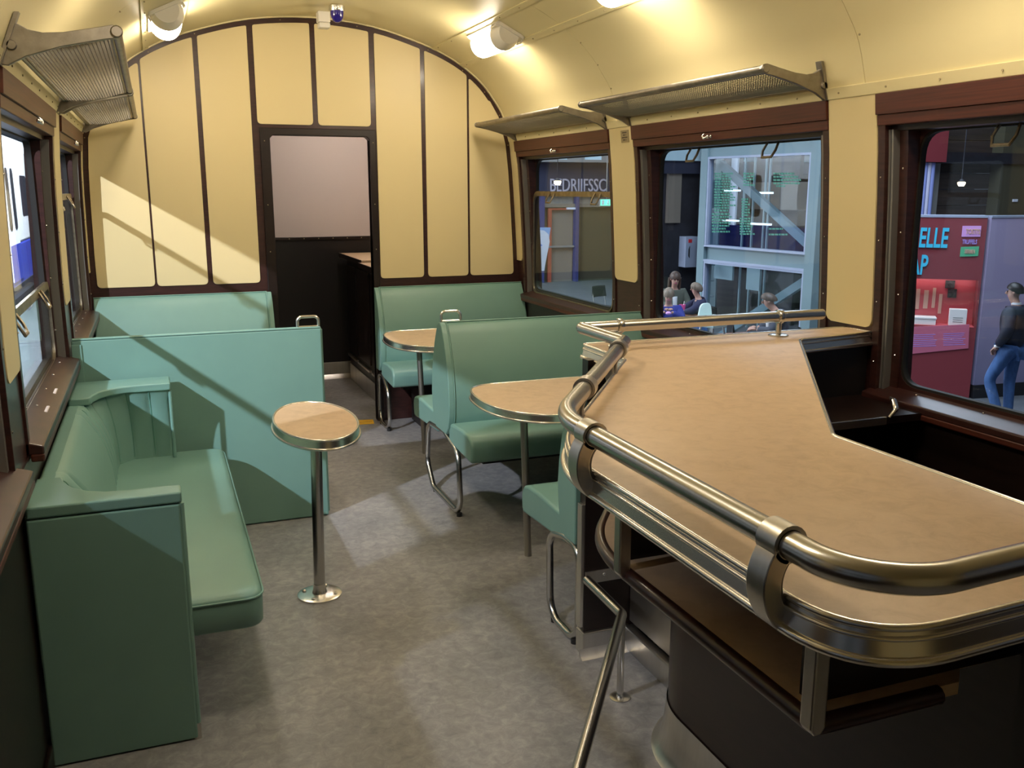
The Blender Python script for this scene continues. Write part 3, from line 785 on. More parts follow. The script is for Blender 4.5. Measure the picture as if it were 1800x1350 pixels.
# ------------------------------------------------------------------ tables
def wall_table(label, yc, xtip=1.262, hy=.335):
    t = thing('dining_table', label, 'table', (xtip+.19, yc, 0), 'bracket tables between the benches')
    z = .72; out = []
    # outline: straight long edges that narrow to a rounded tip at the aisle
    P = [(xtip+.36, yc-hy), (xtip+.14, yc-hy*.97), (xtip-.012, yc-hy*.42), (xtip-.012, yc+hy*.60), (xtip+.06, yc+hy*1.0), (xtip+.26, yc+hy)]
    for _ in range(4):
        Q_ = [P[0]]
        for a, b in zip(P, P[1:]): Q_ += [(a[0]*.75+b[0]*.25, a[1]*.75+b[1]*.25), (a[0]*.25+b[0]*.75, a[1]*.25+b[1]*.75)]
        P = Q_+[P[-1]]
    O = [(XW, yc-hy)]+P+[(XW, yc+hy)]
    part('tabletop', MB().prism(O, 'xy', z-.022, z), 'tan_lino', t)
    c = Vector((XW-.3, yc))
    def off(d):
        res = []; n = len(O)
        for i in range(n):
            a = Vector(O[i-1]); b = Vector(O[(i+1) % n]); tn = (b-a).normalized(); nn = Vector((tn.y, -tn.x)); res.append((O[i][0]+nn.x*d, O[i][1]+nn.y*d))
        return res
    sgn = 1 if (Vector(off(.01)[10])-Vector((XW-.3, yc))).length > (Vector(O[10])-Vector((XW-.3, yc))).length else -1
    part('edge_trim', MB().band(off(sgn*.009), z-.036, off(sgn*.004), z-.002, off(-sgn*.006), False), 'polished', t, smooth=40)
    for zz, dd in ((z-.001, .003), (z-.032, .008)):
        part('edge_bead', MB().tube([(x, y, zz) for x, y in off(sgn*dd)], .005, 8, closed=True), 'polished', t, smooth=60)
    part('post', MB().tube([(xtip+.19, yc, 0), (xtip+.165, yc, z-.022)], .0165, 14), 'brushed', t, smooth=60)
    part('bracket', MB().box(xtip+.16, xtip+.34, yc-.012, yc+.012, z-.05, z-.022), 'dark_wood', t)
    return t
wall_table('tan topped metal edged wall table between end bench and double bench', 5.31, 1.275)
wall_table('tan topped metal edged wall table between double bench and the bar partition bench', 3.575, 1.262)
ov = thing('oval_table', 'oval tan pedestal table with chrome rim standing in the aisle', 'table', (.516, 3.50, 0))
def oval(a, b, n=40): return [(.533+a*math.cos(2*PI*k/n), 3.525+b*math.sin(2*PI*k/n)) for k in range(n)]
part('tabletop', MB().prism(oval(.152, .318), 'xy', .695, .72), 'tan_lino', ov)
part('edge_trim', MB().band(oval(.162, .328), .682, oval(.156, .322), .718, oval(.148, .314), False), 'polished', ov, smooth=40)
for zz, dd in ((.719, .004), (.686, .010)):
    part('edge_bead', MB().tube([(x, y, zz) for x, y in oval(.152+dd, .318+dd)], .005, 8, closed=True), 'polished', ov, smooth=60)
part('post', MB().tube([(.516, 3.5, .012), (.533, 3.52, .695)], .0225, 18), 'steel', ov, smooth=60)
part('base_flange', MB().lathe([(.088, 0), (.088, .007), (.080, .010), (.030, .012), (.0245, .03), (.0235, .05)], (.516, 3.5, 0), 32), 'polished', ov, smooth=35)
for k in range(4):
    a = PI/4+k*PI/2+.25
    part('bolt', MB().lathe([(.008, 0), (.008, .005), (.004, .008)], (.516+.066*math.cos(a), 3.5+.066*math.sin(a), .0095), 8), 'steel', ov, smooth=40)

# ------------------------------------------------------------------ corner sofa along the left wall
so = thing('corner_sofa', 'turquoise leatherette sofa with rounded pleated corners and boxed arms under the left windows', 'sofa', (-.15, 3.5, 0))
XL = CX-1.405; Y0, Y1 = 2.626, 4.375
# plan of the backrest: top edge and bottom edge of the upholstered face
def plan(xb, ya, yb, r, xe):
    P = [(xe, ya, 0), (xb, ya, 0), (xb, yb, 0), (xe, yb, 0)]
    return [(p[0], p[1]) for p in bend(P, r, 16)]
def resample(P, n):
    L = [0]
    for a, b in zip(P, P[1:]): L.append(L[-1]+math.dist(a, b))
    out = []
    for k in range(n):
        d = L[-1]*k/(n-1); i = 0
        while i < len(L)-2 and L[i+1] < d: i += 1
        t = (d-L[i])/max(1e-9, L[i+1]-L[i]); out.append((P[i][0]+(P[i+1][0]-P[i][0])*t, P[i][1]+(P[i+1][1]-P[i][1])*t))
    return out, L[-1]
NP = 240
topP, LT = resample(plan(-.312, 2.712, 4.215, .20, .012), NP)
botP, LB = resample(plan(-.215, 2.742, 4.255, .22, .012), NP)
zsamp = [(.40, 0), (.44, .0), (.52, .06), (.60, .25), (.66, .5), (.70, .75), (.725, .93), (.738, 1.06), (.742, 1.25)]
arc_end = .64                                 # length of the pleated arm and corner section at each end
def sofa_face(i, j):
    a = Vector(topP[i]); b = Vector(botP[i]); z, t = zsamp[j]; p = b.lerp(a, t)
    d = LT*i/(NP-1); q = min(d, LT-d); pl = 0
    if q < arc_end:
        w = .088; f = (q % w)/w; pl = -.018*(1-min(1, abs(math.sin(PI*f))**.35)) if j > 0 else 0
        if z > .72: pl *= .3
    i0, i1 = max(i-1, 0), min(i+1, NP-1)
    tn = (Vector(topP[i1])-Vector(topP[i0])).normalized(); nn = Vector((-tn.y, tn.x))   # towards the seat
    if nn.dot(Vector((.1, 3.5))-p) < 0: nn = -nn
    p = p+nn*pl
    return (p.x, p.y, z)
part('backrest', MB().grid(sofa_face, NP, len(zsamp)), 'teal', so, smooth=70)
# flat ledge between backrest and wall
def ledge(i, j):
    a = Vector(sofa_face(i, len(zsamp)-1)[:2]); x, y = a
    d = LT*i/(NP-1); q = min(d, LT-d)
    ox = max(XL, min(x, 0.012)) if False else XL
    if j == 0: return (x, y, .742)
    if q < .30: return (x, (Y0 if i < NP/2 else Y1), .742)
    if q < .55:
        f = (q-.30)/.25; yy = Y0 if i < NP/2 else Y1
        cx = x+(XL-x)*min(1, f*1.0); return (cx, yy if f < .75 else yy+(y-yy)*(f-.75)/.25, .742)
    return (XL, y, .742)
part('back_ledge', MB().grid(ledge, NP, 2), 'teal', so)
part('back_board', MB().box(XL-.004, XL+.012, Y0+.02, Y1-.02, .30, .739), 'teal', so)
# arm caps: plates with the curved inner corner
def arm_cap(near):
    pts = []
    if near:
        inner = [(.018, 2.703), (-.12, 2.704), (-.18, 2.712), (-.23, 2.738), (-.268, 2.782), (-.295, 2.84), (-.306, 2.90), (-.335, 2.905), (XL, 2.905)]
        return [(XL, Y0), (.018, Y0)] + inner
    inner = [(.018, 4.215), (-.10, 4.214), (-.17, 4.202), (-.225, 4.172), (-.262, 4.128), (-.285, 4.07), (-.292, 4.02), (-.335, 4.015), (XL, 4.015)]
    return [(XL, Y1), (.018, Y1)] + inner
for nr in (True, False):
    c = part('arm_cap', MB().prism(arm_cap(nr), 'xy', .738, .770), 'teal', so, bev=.006, seg=3, smooth=40)
part('end_panel', MB().box(XL, .012, Y0, Y0+.05, .004, .735), 'teal', so, bev=.005)
part('end_panel', MB().box(XL, .012, Y1-.10, Y1, .30, .735), 'teal', so, bev=.005)
part('arm_filling', MB().box(-.20, .008, Y0+.04, 2.700, .33, .737), 'teal', so)
part('arm_filling', MB().box(-.20, .006, 4.262, Y1-.05, .33, .737), 'teal', so)
for e_ in (0, 1):
    for q_ in range(1, 7):
        i_ = int(round(q_*.088/LT*(NP-1))); i_ = NP-1-i_ if e_ else i_
        part('pleat_seam', MB().tube([tuple(Vector(sofa_face(i_, j))) for j in range(1, len(zsamp)-1)], .0028, 5), 'teal_seam', so)
part('arm_piping', MB().tube([(.014, Y0+.012, .05), (.014, Y0+.012, .735)], .009, 8), 'teal', so, smooth=60)
part('arm_piping', MB().tube([(.014, 4.225, .40), (.014, 4.225, .735)], .008, 8), 'teal', so, smooth=60)
seatP = rounded([(-.27, 2.65), (.225, 2.645), (.225, 4.335), (-.27, 4.335)], [.06, .06, .07, .06], 8)
def inset(P, d):
    n = len(P); res = []
    for i in range(n):
        a = Vector(P[i-1]); b = Vector(P[(i+1) % n]); t = (b-a).normalized(); res.append((P[i][0]-t.y*d, P[i][1]+t.x*d))
    return res
sm = MB(); lay = [(.318, .006), (.325, 0), (.40, -.002), (.415, .002), (.424, .010), (.428, .022), (.4295, .036)]
nS = len(seatP)
for z, d in lay: sm.v += [(x, y, z) for x, y in inset(seatP, d)]
for k in range(len(lay)-1):
    sm.f += [(k*nS+i, k*nS+(i+1) % nS, (k+1)*nS+(i+1) % nS, (k+1)*nS+i) for i in range(nS)]
sm.f += [tuple(range(nS-1, -1, -1)), tuple((len(lay)-1)*nS+i for i in range(nS))]
part('seat', sm, 'teal', so, smooth=60)
part('seat_piping', MB().tube([(x, y, .412) for x, y in inset(seatP, -.003)], .0035, 6, closed=True), 'teal', so, smooth=60)
part('seat_support', MB().box(XL, -.05, Y0+.05, Y1-.1, .22, .33), 'black_panel', so)
part('foot_strip', MB().box(.002, .022, Y0+.004, Y0+.02, .0, .05), 'alu', so)

# ------------------------------------------------------------------ the bar
bar = thing('bar_counter', 'bar counter with tan linoleum top, chrome edge and tubular metal rail', 'counter', (1.4, 1.8, 0))
ZC = 1.085
P = [(1.335, 2.785), (1.33, 2.475), (.735, 1.652), (.735, .772), (1.32, .80), (1.318, 1.525), (2.073, 2.602), (XW, 2.655), (XW, 2.785)]
CO = rounded(P, [.008, .05, .55, .13, .01, .05, .05, 0, 0], 12)
def offp(O, d):
    n = len(O); res = []
    for i in range(n):
        p = Vector(O[i]); a = (p-Vector(O[i-1])); b = (Vector(O[(i+1) % n])-p)
        if a.length < 1e-6: a = b
        if b.length < 1e-6: b = a
        a.normalize(); b.normalize(); t = a+b
        if t.length < 1e-6: t = a
        t.normalize(); nn = Vector((t.y, -t.x)); k = 1/max(.5, nn.dot(Vector((a.y, -a.x)))) ; res.append((p.x+nn.x*d*k, p.y+nn.y*d*k))
    return res
area = sum(CO[i-1][0]*CO[i][1]-CO[i][0]*CO[i-1][1] for i in range(len(CO)))
SG = 1 if area > 0 else -1
part('countertop', MB().prism(CO, 'xy', ZC-.03, ZC), 'tan_lino', bar)
part('edge_trim', MB().band(offp(CO, SG*.013), ZC-.046, offp(CO, SG*.004), ZC-.004, offp(CO, -SG*.006), False), 'polished', bar, smooth=40)
for zz, dd, rr_ in ((ZC-.001, .003, .0055), (ZC-.014, .007, .0035), (ZC-.042, .012, .0065)):
    part('edge_bead', MB().tube([(x, y, zz) for x, y in offp(CO, SG*dd)], rr_, 8, closed=True), 'polished', bar, smooth=60)
# rail
ZR = 1.155; RR = .0195
rp = [(2.25, 2.70, ZR), (1.285, 2.70, ZR)]
rq = [(1.285, 2.70, ZR), (1.285, 2.405, ZR), (.730, 1.63, ZR), (.730, .750, ZR), (1.40, .795, ZR)]
RQ = bend(rq, [0, .035, .33, .11, 0], 14)
part('rail', MB().tube([(2.244, 2.70, ZR), (1.285, 2.70, ZR)], RR, 20), 'steel', bar, smooth=60)
part('rail', MB().tube(RQ, RR, 20), 'steel', bar, smooth=60)
part('rail_end_cap', MB().ball((2.245, 2.70, ZR), .012, RR, RR, 16, 8), 'steel', bar, smooth=60)
part('rail_end_cap', MB().ball((1.285, 2.70, ZR), RR*1.05, RR*1.05, RR*1.05, 16, 8), 'steel', bar, smooth=60)
for x in (1.42, 2.06):
    ps = part('rail_post', MB().tube([(x, 2.70, ZC+.004), (x, 2.70, ZR-.015)], .010, 12), 'steel', bar, smooth=60)
    part('rail_collar', MB().lathe([(RR+.004, -.011), (RR+.006, -.008), (RR+.006, .008), (RR+.004, .011)], (x, 2.70, ZR), 20, 'x'), 'steel', ps, smooth=40)
    part('rail_post_foot', MB().lathe([(.036, 0), (.036, .004), (.030, .007), (.011, .008)], (x, 2.70, ZC), 20), 'steel', ps, smooth=40)
def hook(px, py, nx, ny, bar_down=True):
    """curved bracket: collar on the rail, flat hook round the counter edge, strut down to the shelf"""
    n = Vector((nx, ny, 0)).normalized(); w = Vector((-n.y, n.x, 0)); o = Vector((px, py, 0))
    def Q(a, b, z): q = o+n*a+w*b; return (q.x, q.y, z)
    cn, cz = -.036, 1.099; mb = MB(); N_ = 26; hwd = .020; rows = []
    for k in range(N_+1):
        a = math.radians(112+k*(292-112)/N_); th = .0135
        rows.append((a, .060-th, .060+th))
    vs = []
    for a, ri, ro in rows:
        # angle measured from the inward horizontal, opening inwards
        ca, sa = -math.cos(a), math.sin(a)
        for r_ in (ri, ro):
            for b in (-hwd, hwd): vs.append(Q(cn+ca*r_, b, cz+sa*r_*1.08))
    fs = []
    for i in range(N_):
        p = 4*i; q = p+4
        fs += [(p, p+1, q+1, q), (p+2, q+2, q+3, p+3), (p, q, q+2, p+2), (p+1, p+3, q+3, q+1)]
    fs += [(0, 2, 3, 1), (4*N_, 4*N_+1, 4*N_+3, 4*N_+2)]
    mb.add(vs, fs)
    hk = part('rail_bracket', mb, 'alu', bar, smooth=40, bev=.002)
    # dark lining inside the hook
    mb = MB(); vs = []
    for a, ri, ro in rows:
        ca, sa = -math.cos(a), math.sin(a)
        for r_ in (ri-.006, ri+.001):
            for b in (-hwd*.72, hwd*.72): vs.append(Q(cn+ca*r_, b, cz+sa*r_*1.08))
    part('bracket_lining', MB().add(vs, fs), 'grey_strip', hk, smooth=40)
    mb = MB(); c = []
    for k in range(20):
        a = 2*PI*k/20; c.append((math.cos(a), math.sin(a)))
    vs = [Q(x_*r_, b, ZR+y_*r_) for b in (-hwd, hwd) for r_ in (RR+.001, RR+.0065) for x_, y_ in c]
    fs2 = []
    for k in range(20):
        j = (k+1) % 20
        fs2 += [(k, j, 20+j, 20+k), (40+k, 60+k, 60+j, 40+j), (20+k, 20+j, 60+j, 60+k)]
    part('rail_collar', MB().add(vs, fs2), 'alu', hk, smooth=40)
    if bar_down:
        mb = MB(); pr = [(-.052, 1.046), (-.066, 1.046), (-.085, 1.046), (-.085, .872), (-.078, .862), (-.066, .862), (-.060, .872), (-.060, 1.020), (-.050, 1.036)]
        pp = [Q(a, -.013, z) for a, z in pr]+[Q(a, .013, z) for a, z in pr]; m_ = len(pr)
        mb.add(pp, [tuple(range(m_)), tuple(range(2*m_-1, m_-1, -1))]+[(i, m_+i, m_+(i+1) % m_, (i+1) % m_) for i in range(m_)])
        st_ = part('bracket_strut', mb, 'alu', hk, bev=.003)
        part('strut_screw', MB().ball(Q(-.059, 0, 1.0), .005, .005, .005, 8, 6), 'polished', hk)
hook(.730, 1.49, -1, 0); hook(.730, .925, -1, 0)
dg = Vector((1.285-.730, 2.405-1.63)).normalized()
for f in (.30, .86):
    p = Vector((.730, 1.63))+Vector((.555, .775))*f
    hook(p.x, p.y, -dg.y, dg.x, False)
# shelf under the counter
ZS = .875
SP = rounded([(.815, .935), (.815, 1.64), (1.42, 2.48), (1.42, 2.678), (1.48, 2.678), (1.30, 2.0), (1.30, .99), (1.14, .99), (1.08, .935)], [.012, .42, .02, 0, 0, 0, 0, 0, 0], 12)
part('shelf', MB().prism(SP, 'xy', ZS-.02, ZS), 'tan_lino', bar)
ne = [i for i, p in enumerate(SP)]
edge = [(x, y, ZS-.012) for x, y in SP[:-5] if y < 2.66]
edge = [(1.04, .935, ZS-.012)] + edge
part('shelf_edge', MB().tube(edge, .0145, 10), 'mahogany', bar, smooth=60)
for y in (1.525, .965):
    part('shelf_divider', MB().box(.835, 1.30, y, y+.03, ZS, ZC-.035), 'dark_wood', bar)
part('shelf_back', MB().box(1.28, 1.31, .95, 1.5, ZS, ZC-.035), 'dark_wood', bar)
# body with rounded corner
BO = rounded([(1.27, .86), (1.27, 2.12), (1.49, 2.28), (1.49, 2.68), (1.53, 2.68), (1.53, 2.15), (1.31, 1.55), (1.31, .86)], [0, .30, .03, 0, 0, 0, 0, 0], 14)
part('body', MB().prism(BO, 'xy', .10, ZS-.02), 'dark_wood', bar, smooth=40)
part('body_near', MB().box(1.16, 1.31, .82, .90, 0, ZC-.035), 'black_panel', bar)
sk = MB(); K = [p for p in BO[:-4] if p[1] < 2.28]; skp = [(0.0, .150), (.003, .11), (.006, .08), (.012, .04), (.022, .014), (.04, .0)]
Kn = []
for i, p in enumerate(K):
    a = Vector(K[max(i-1, 0)]); b = Vector(K[min(i+1, len(K)-1)]); t = (b-a).normalized(); Kn.append(Vector((-t.y, t.x)))
part('skirting', sk.grid(lambda i, j: (K[i][0]+Kn[i].x*(skp[j][0]+.004), K[i][1]+Kn[i].y*(skp[j][0]+.004), skp[j][1]), len(K), len(skp)), 'alu', bar, smooth=60)
vp = part('vent_panel', MB().box(1.476, 1.492, 2.29, 2.676, .10, .80), 'brushed', bar, bev=.002)
vs_ = MB()
for r_ in range(3):
    for k in range(22): vs_.box(1.474, 1.4765, 2.32+k*.015, 2.327+k*.015, .52+r_*.055, .565+r_*.055)
part('vent_slots', vs_, 'rubber', vp, kind='stuff')
part('skirting', MB().box(1.455, 1.49, 2.26, 2.676, 0, .085), 'alu', bar, bev=.006)
# partition on the bench side of the bar
part('partition', MB().box(1.298, XW, 2.68, 2.722, .08, ZC-.035), 'dark_wood', bar)
part('partition_edge', MB().box(1.286, 1.300, 2.684, 2.718, .10, .55), 'alu', bar, bev=.002)
part('partition_skirting', MB().box(1.29, 1.475, 2.664, 2.726, 0, .085), 'alu', bar, bev=.004)
part('partition_skirting_flare', MB().prism([(2.664, .03), (2.664, 0), (2.635, 0), (2.648, .008)], 'yz', 1.275, 1.475), 'alu', bar, smooth=40)
# low flap and dark trough behind the bar
tr = thing('service_flap', 'dark wooden service flap with chrome front edge below the window behind the bar', 'shelf', (2.2, 2.48, .8))
part('board', MB().box(1.98, XW-.002, 2.352, 2.676, .825, .85), 'dark_wood', tr)
part('edge', MB().box(1.98, 2.25, 2.343, 2.353, .825, .853), 'polished', tr, bev=.002)
part('back_board', MB().box(1.98, XW-.002, 2.66, 2.679, .85, ZC-.04), 'black_panel', tr)
part('support', MB().box(1.98, 2.0, 2.36, 2.678, 0, .825), 'black_panel', tr)
fg = MB().tube(bend([(2.33, 2.42, .895), (2.295, 2.37, .90), (2.275, 2.335, .878), (2.25, 2.335, .852)], .02, 5), .008, 8, rfun=lambda t: .0055+.006*math.sin(PI*t))
part('finger_grip', fg, 'polished', tr, smooth=60)
# foot rail in front of the bar
fr = thing('foot_rail', 'tubular steel foot rail running round the foot of the bar', 'foot rail', (1.29, 2.386, 0))
ZF = .287
fp = [(1.30, 2.66, ZF), (1.290, 2.386, ZF), (.80, 1.68, ZF), (.76, 1.45, ZF), (.76, .55, ZF)]
part('rail', MB().tube(bend(fp, [0, .035, .12, .2, 0], 8), .0165, 14), 'steel', fr, smooth=60)
for x, y in ((1.288, 2.382), (.815, 1.70), (.76, .95)):
    part('post', MB().tube([(x, y, .0), (x, y, ZF)], .0115, 12), 'steel', fr, smooth=60)
    part('flange', MB().lathe([(.034, 0), (.034, .004), (.028, .007), (.012, .009)], (x, y, 0), 20), 'steel', fr, smooth=40)
part('wall_bracket', MB().box(1.30, 1.475, 2.672, 2.681, ZF-.022, ZF+.022), 'alu', fr, bev=.002)
for x in (1.37, 1.43): part('screw', MB().ball((x, 2.671, ZF+.006), .005, .003, .005, 8, 6), 'polished', fr)

# ------------------------------------------------------------------ the museum hall outside
ZH = -1.4
part('ground', MB().box(-14, 40, -8, 45, ZH-.1, ZH), 'hall_floor', label='dark grey floor of the museum hall outside'); tagp(bpy.data.objects['ground'], cat='floor', kind='structure')
# pixel ray helper: direction through a pixel of the 1800 x 1350 frame; the distance comes from where the thing stands
_cy, _sy, _cp, _sp = math.cos(.36718), math.sin(.36718), math.cos(.20888), math.sin(.20888)
_w = Vector((_sy*_cp, _cy*_cp, -_sp)); _r = Vector((_cy, -_sy, 0)); _u = _r.cross(_w); _C = Vector((0, 0, 1.6))
def at(px, py, k): return _C+(_w+_r*((px-900)/1617)-_u*((py-675)/1617))*k
def on_y(px, py, y):
    d = _w+_r*((px-900)/1617)-_u*((py-675)/1617); return _C+d*(y/d.y)
def on_x(px, py, x):
    d = _w+_r*((px-900)/1617)-_u*((py-675)/1617); return _C+d*(x/d.x)
# --- workshop facade far behind the end window
YF = 28.0
wf = thing('wall_facade', 'far workshop facade with navy fascia and lettering', 'wall', (14, YF, ZH), kind='structure')
def fbox(name, x0, x1, z0, z1, d, m, parent=None, dep=.1):   # box on the facade given in facade metres
    return part(name, MB().box(x0, x1, YF-d, YF-d+dep, z0, z1), m, parent or wf)
fbox('back_wall', 8, 30, ZH, 7, 0, 'hall_olive', dep=.2)
zt = on_y(1000, 287, YF).z; zb = on_y(1000, 335, YF).z
fbox('fascia', 9, 30, zb-.15, zt+.1, .25, 'hall_navy', dep=.2)
fbox('steel_beam', 9, 30, zt+.10, zt+.60, .5, 'hall_beam_light', dep=.3)
fbox('beam_flange', 9, 30, zt+.02, zt+.10, .6, 'hall_grey', dep=.4)
for px in (1003, 1062):
    x = on_y(px, 280, YF).x; part('beam_stiffener', MB().box(x-.35, x+.25, YF-.54, YF-.48, zt+.1, zt+.6), 'hall_grey', wf)
tx = on_y(960, 333, YF)
text_mesh('fascia_lettering', 'BEDRIJFSSC', .58, 'letter_grey', wf, (tx.x, YF-.27, tx.z-.06), (1, 0, 0), (0, 0, 1), .02, sx=.70)
for pa, pb, m in ((944, 951, 'hall_column_blue'), (1006, 1011, 'hall_column_blue')):
    fbox('column', on_y(pa, 400, YF).x, on_y(pb, 400, YF).x, ZH, zb-.15, .3, m, dep=.25)
for pa, pb, za, zb_ in ((954, 1005, 341, 358), (1013, 1036, 341, 358), (1040, 1070, 341, 358)):
    fbox('transom_pane', on_y(pa, 350, YF).x, on_y(pb, 350, YF).x, on_y(1000, zb_, YF).z, on_y(1000, za, YF).z, .08, 'hall_grey')
fbox('transom_bar', on_y(952, 350, YF).x, 20, on_y(1000, 364, YF).z, on_y(1000, 358, YF).z, .2, 'hall_beige')
fbox('door_frame', on_y(960, 400, YF).x, on_y(966, 400, YF).x, ZH, on_y(960, 366, YF).z, .18, 'orange_red')
fbox('door_frame', on_y(966, 400, YF).x, on_y(1005, 400, YF).x, on_y(960, 369, YF).z, on_y(960, 366, YF).z, .17, 'orange_red')
fbox('door_sign', on_y(992, 366, YF).x, on_y(1006, 366, YF).x, on_y(1000, 368, YF).z, on_y(1000, 364.5, YF).z, .25, 'sign_white')
fbox('door_leaf', on_y(967, 400, YF).x, on_y(1005, 400, YF).x, ZH, on_y(960, 370, YF).z, .06, 'hall_beige')
fbox('door_rail', on_y(960, 430, YF).x, on_y(1005, 430, YF).x, on_y(1000, 434, YF).z, on_y(1000, 431, YF).z, .2, 'hall_grey')
fbox('roller_shutter', on_y(1014, 400, YF).x, 20, ZH, on_y(1014, 365, YF).z, .06, 'hall_olive')
# exit sign hanging before the facade
ex = thing('exit_sign', 'small green illuminated emergency exit sign hanging in the hall', 'sign', tuple(at(1067, 357, 24)))
p = at(1067, 356, 24); part('box', MB().box(p.x-.20, p.x+.20, p.y, p.y+.06, p.z-.09, p.z+.09), 'hall_grey', ex)
part('face', MB().box(p.x-.19, p.x+.19, p.y-.005, p.y, p.z-.08, p.z+.08), 'exit_green', ex)
pm = MB().ball((p.x+.03, p.y-.008, p.z+.045), .022, .004, .022, 8, 6)
pm.tube([(p.x+.03, p.y-.008, p.z+.03), (p.x+.02, p.y-.008, p.z-.01), (p.x+.06, p.y-.008, p.z-.055)], .012, 6).tube([(p.x+.02, p.y-.008, p.z-.01), (p.x-.02, p.y-.008, p.z-.055)], .011, 6).tube([(p.x-.02, p.y-.008, p.z+.01), (p.x+.07, p.y-.008, p.z+.01)], .009, 6)
part('running_figure', pm, 'sign_white', ex, kind='stuff')
part('door_pictogram', MB().box(p.x-.15, p.x-.09, p.y-.008, p.y-.004, p.z-.06, p.z+.06), 'sign_white', ex)
part('hanger', MB().tube([(p.x, p.y+.03, p.z+.09), (p.x, p.y+.03, 5.5)], .012, 6), 'hall_grey', ex)
hr = part('hall_truss', MB().box(8, 16, p.y-.05, p.y+.11, 5.5, 5.7), 'hall_grey', label='grey ceiling truss carrying the exit sign in the hall'); tagp(hr, cat='truss', kind='structure')
# white and blue banner standing at the facade
bn = thing('banner_sign', 'white upright banner with a blue arrow sign top beside the facade door', 'sign', (on_x(953, 440, 8.3).x, on_x(953, 440, 8.3).y, ZH))
b = on_x(953, 440, 8.3)
def bq(px, py, d=0): q = on_y(px, py, b.y-d); return (q.x, q.z)
part('board', MB().prism([bq(930, 470), bq(957, 476), bq(968, 400), bq(930, 400)], 'xz', b.y, b.y+.05), 'sign_sky', bn)
cv = [bq(930, 478), bq(956, 476), bq(966, 425), bq(964, 412), bq(956, 405), bq(944, 404), bq(930, 406)]
part('white_field', MB().prism(cv, 'xz', b.y-.01, b.y), 'sign_white', bn)
part('blue_arrow', MB().prism([bq(938, 422), bq(946, 426), bq(953, 431), bq(945, 436), bq(938, 441)], 'xz', b.y-.02, b.y-.01), 'sign_blue', bn)
part('stand', MB().box(b.x-.5, b.x-.1, b.y+.01, b.y+.06, ZH, on_y(950, 470, b.y).z), 'hall_grey', bn)
part('foot', MB().box(b.x-.6, b.x+.1, b.y-.15, b.y+.2, ZH, ZH+.03), 'hall_grey', bn)
# hanging hall lamps
for px, py, k, lb in ((980, 321, 20, 'warm hall lamp hanging before the navy fascia'), (1690, 323, 13.2, 'warm hall lamp hanging above the red exhibition panel')):
    q = at(px, py, k); hl = thing('hall_pendant', lb, 'lamp', tuple(q), 'warm pendant lamps in the hall')
    sc_ = k/40
    part('bulb', MB().lathe([(.05*sc_*2, -.10*sc_), (.075*sc_*2, -.02*sc_), (.08*sc_*2, .06*sc_), (.06*sc_*2, .07*sc_)], q, 14), 'hall_bulb', hl, smooth=60)
    part('cap', MB().lathe([(.085*sc_*2, .07*sc_), (.04*sc_*2, .16*sc_), (.02, .2*sc_)], q, 14), 'hall_dark', hl, smooth=50)
    part('cord', MB().tube([(q.x, q.y, q.z+.18*sc_), (q.x, q.y, 6)], .008, 6), 'hall_dark', hl)
# --- stair tower of pale blue steel
KL, KR = 18.4, 15.9
ZB_ = at(1236, 440, KL).z
TL = at(1238, 440, KL); TR = at(1430, 462, KR)
tdir = Vector((TR.x-TL.x, TR.y-TL.y, 0)); TW = tdir.length; tdir.normalize(); tnor = Vector((tdir.y, -tdir.x, 0))
if tnor.dot(Vector((-TL.x, -TL.y, 0))) < 0: tnor = -tnor
tw = thing('steel_tower', 'pale blue steel framed glass tower with green lettering and diagonal braces', 'tower', (TL.x, TL.y, ZH))
def TP(u, d, z): q = Vector((TL.x, TL.y, 0))+tdir*u+tnor*d; return (q.x, q.y, z)
def tbox(name, u0, u1, d0, d1, z0, z1, m, parent=None):
    vs = [TP(u, d, z) for z in (z0, z1) for d in (d0, d1) for u in (u0, u1)]
    return part(name, MB().add(vs, [(0, 2, 3, 1), (4, 5, 7, 6), (0, 1, 5, 4), (2, 6, 7, 3), (0, 4, 6, 2), (1, 3, 7, 5)]), m, parent or tw)
def tz(px, py):                              # height on the tower plane under a pixel
    d = _w+_r*((px-900)/1617)-_u*((py-675)/1617); n = tnor; t = (Vector((TL.x, TL.y, 0))-_C).dot(n)/d.dot(n); q = _C+d*t
    return (Vector((q.x-TL.x, q.y-TL.y, 0)).dot(tdir), q.z)
tbox('column', -.10, .10, -.12, .10, ZH, 4.2, 'hall_blue_steel'); tbox('column', TW-.12, TW+.10, -.12, .10, ZH, 4.2, 'hall_blue_steel')
zu = tz(1330, 440)[1]; zl = tz(1330, 462)[1]; zt2 = tz(1340, 272)[1]
tbox('floor_beam', .1, TW-.12, -.10, .02, zl-.02, zu, 'hall_blue_steel')
tbox('beam_flange', .1, TW-.12, -.10, .10, zu, zu+.035, 'hall_frame_white'); tbox('beam_flange', .1, TW-.12, -.10, .10, zl-.06, zl-.02, 'hall_frame_white')
tbox('floor_beam', .1, TW-.12, -.10, .06, zt2, zt2+.32, 'hall_blue_steel')
for za, zb_ in ((zu+.04, zt2), (ZH+.05, zl-.06)):
    for u0, u1 in ((.10, .14), (TW-.16, TW-.12)): tbox('window_frame', u0, u1, -.02, .09, za, zb_, 'hall_frame_white')
    tbox('window_frame', .14, TW-.16, -.02, .09, zb_-.04, zb_, 'hall_frame_white')
    tbox('pane', .14, TW-.16, .02, .03, za, zb_-.04, 'pane_tower')
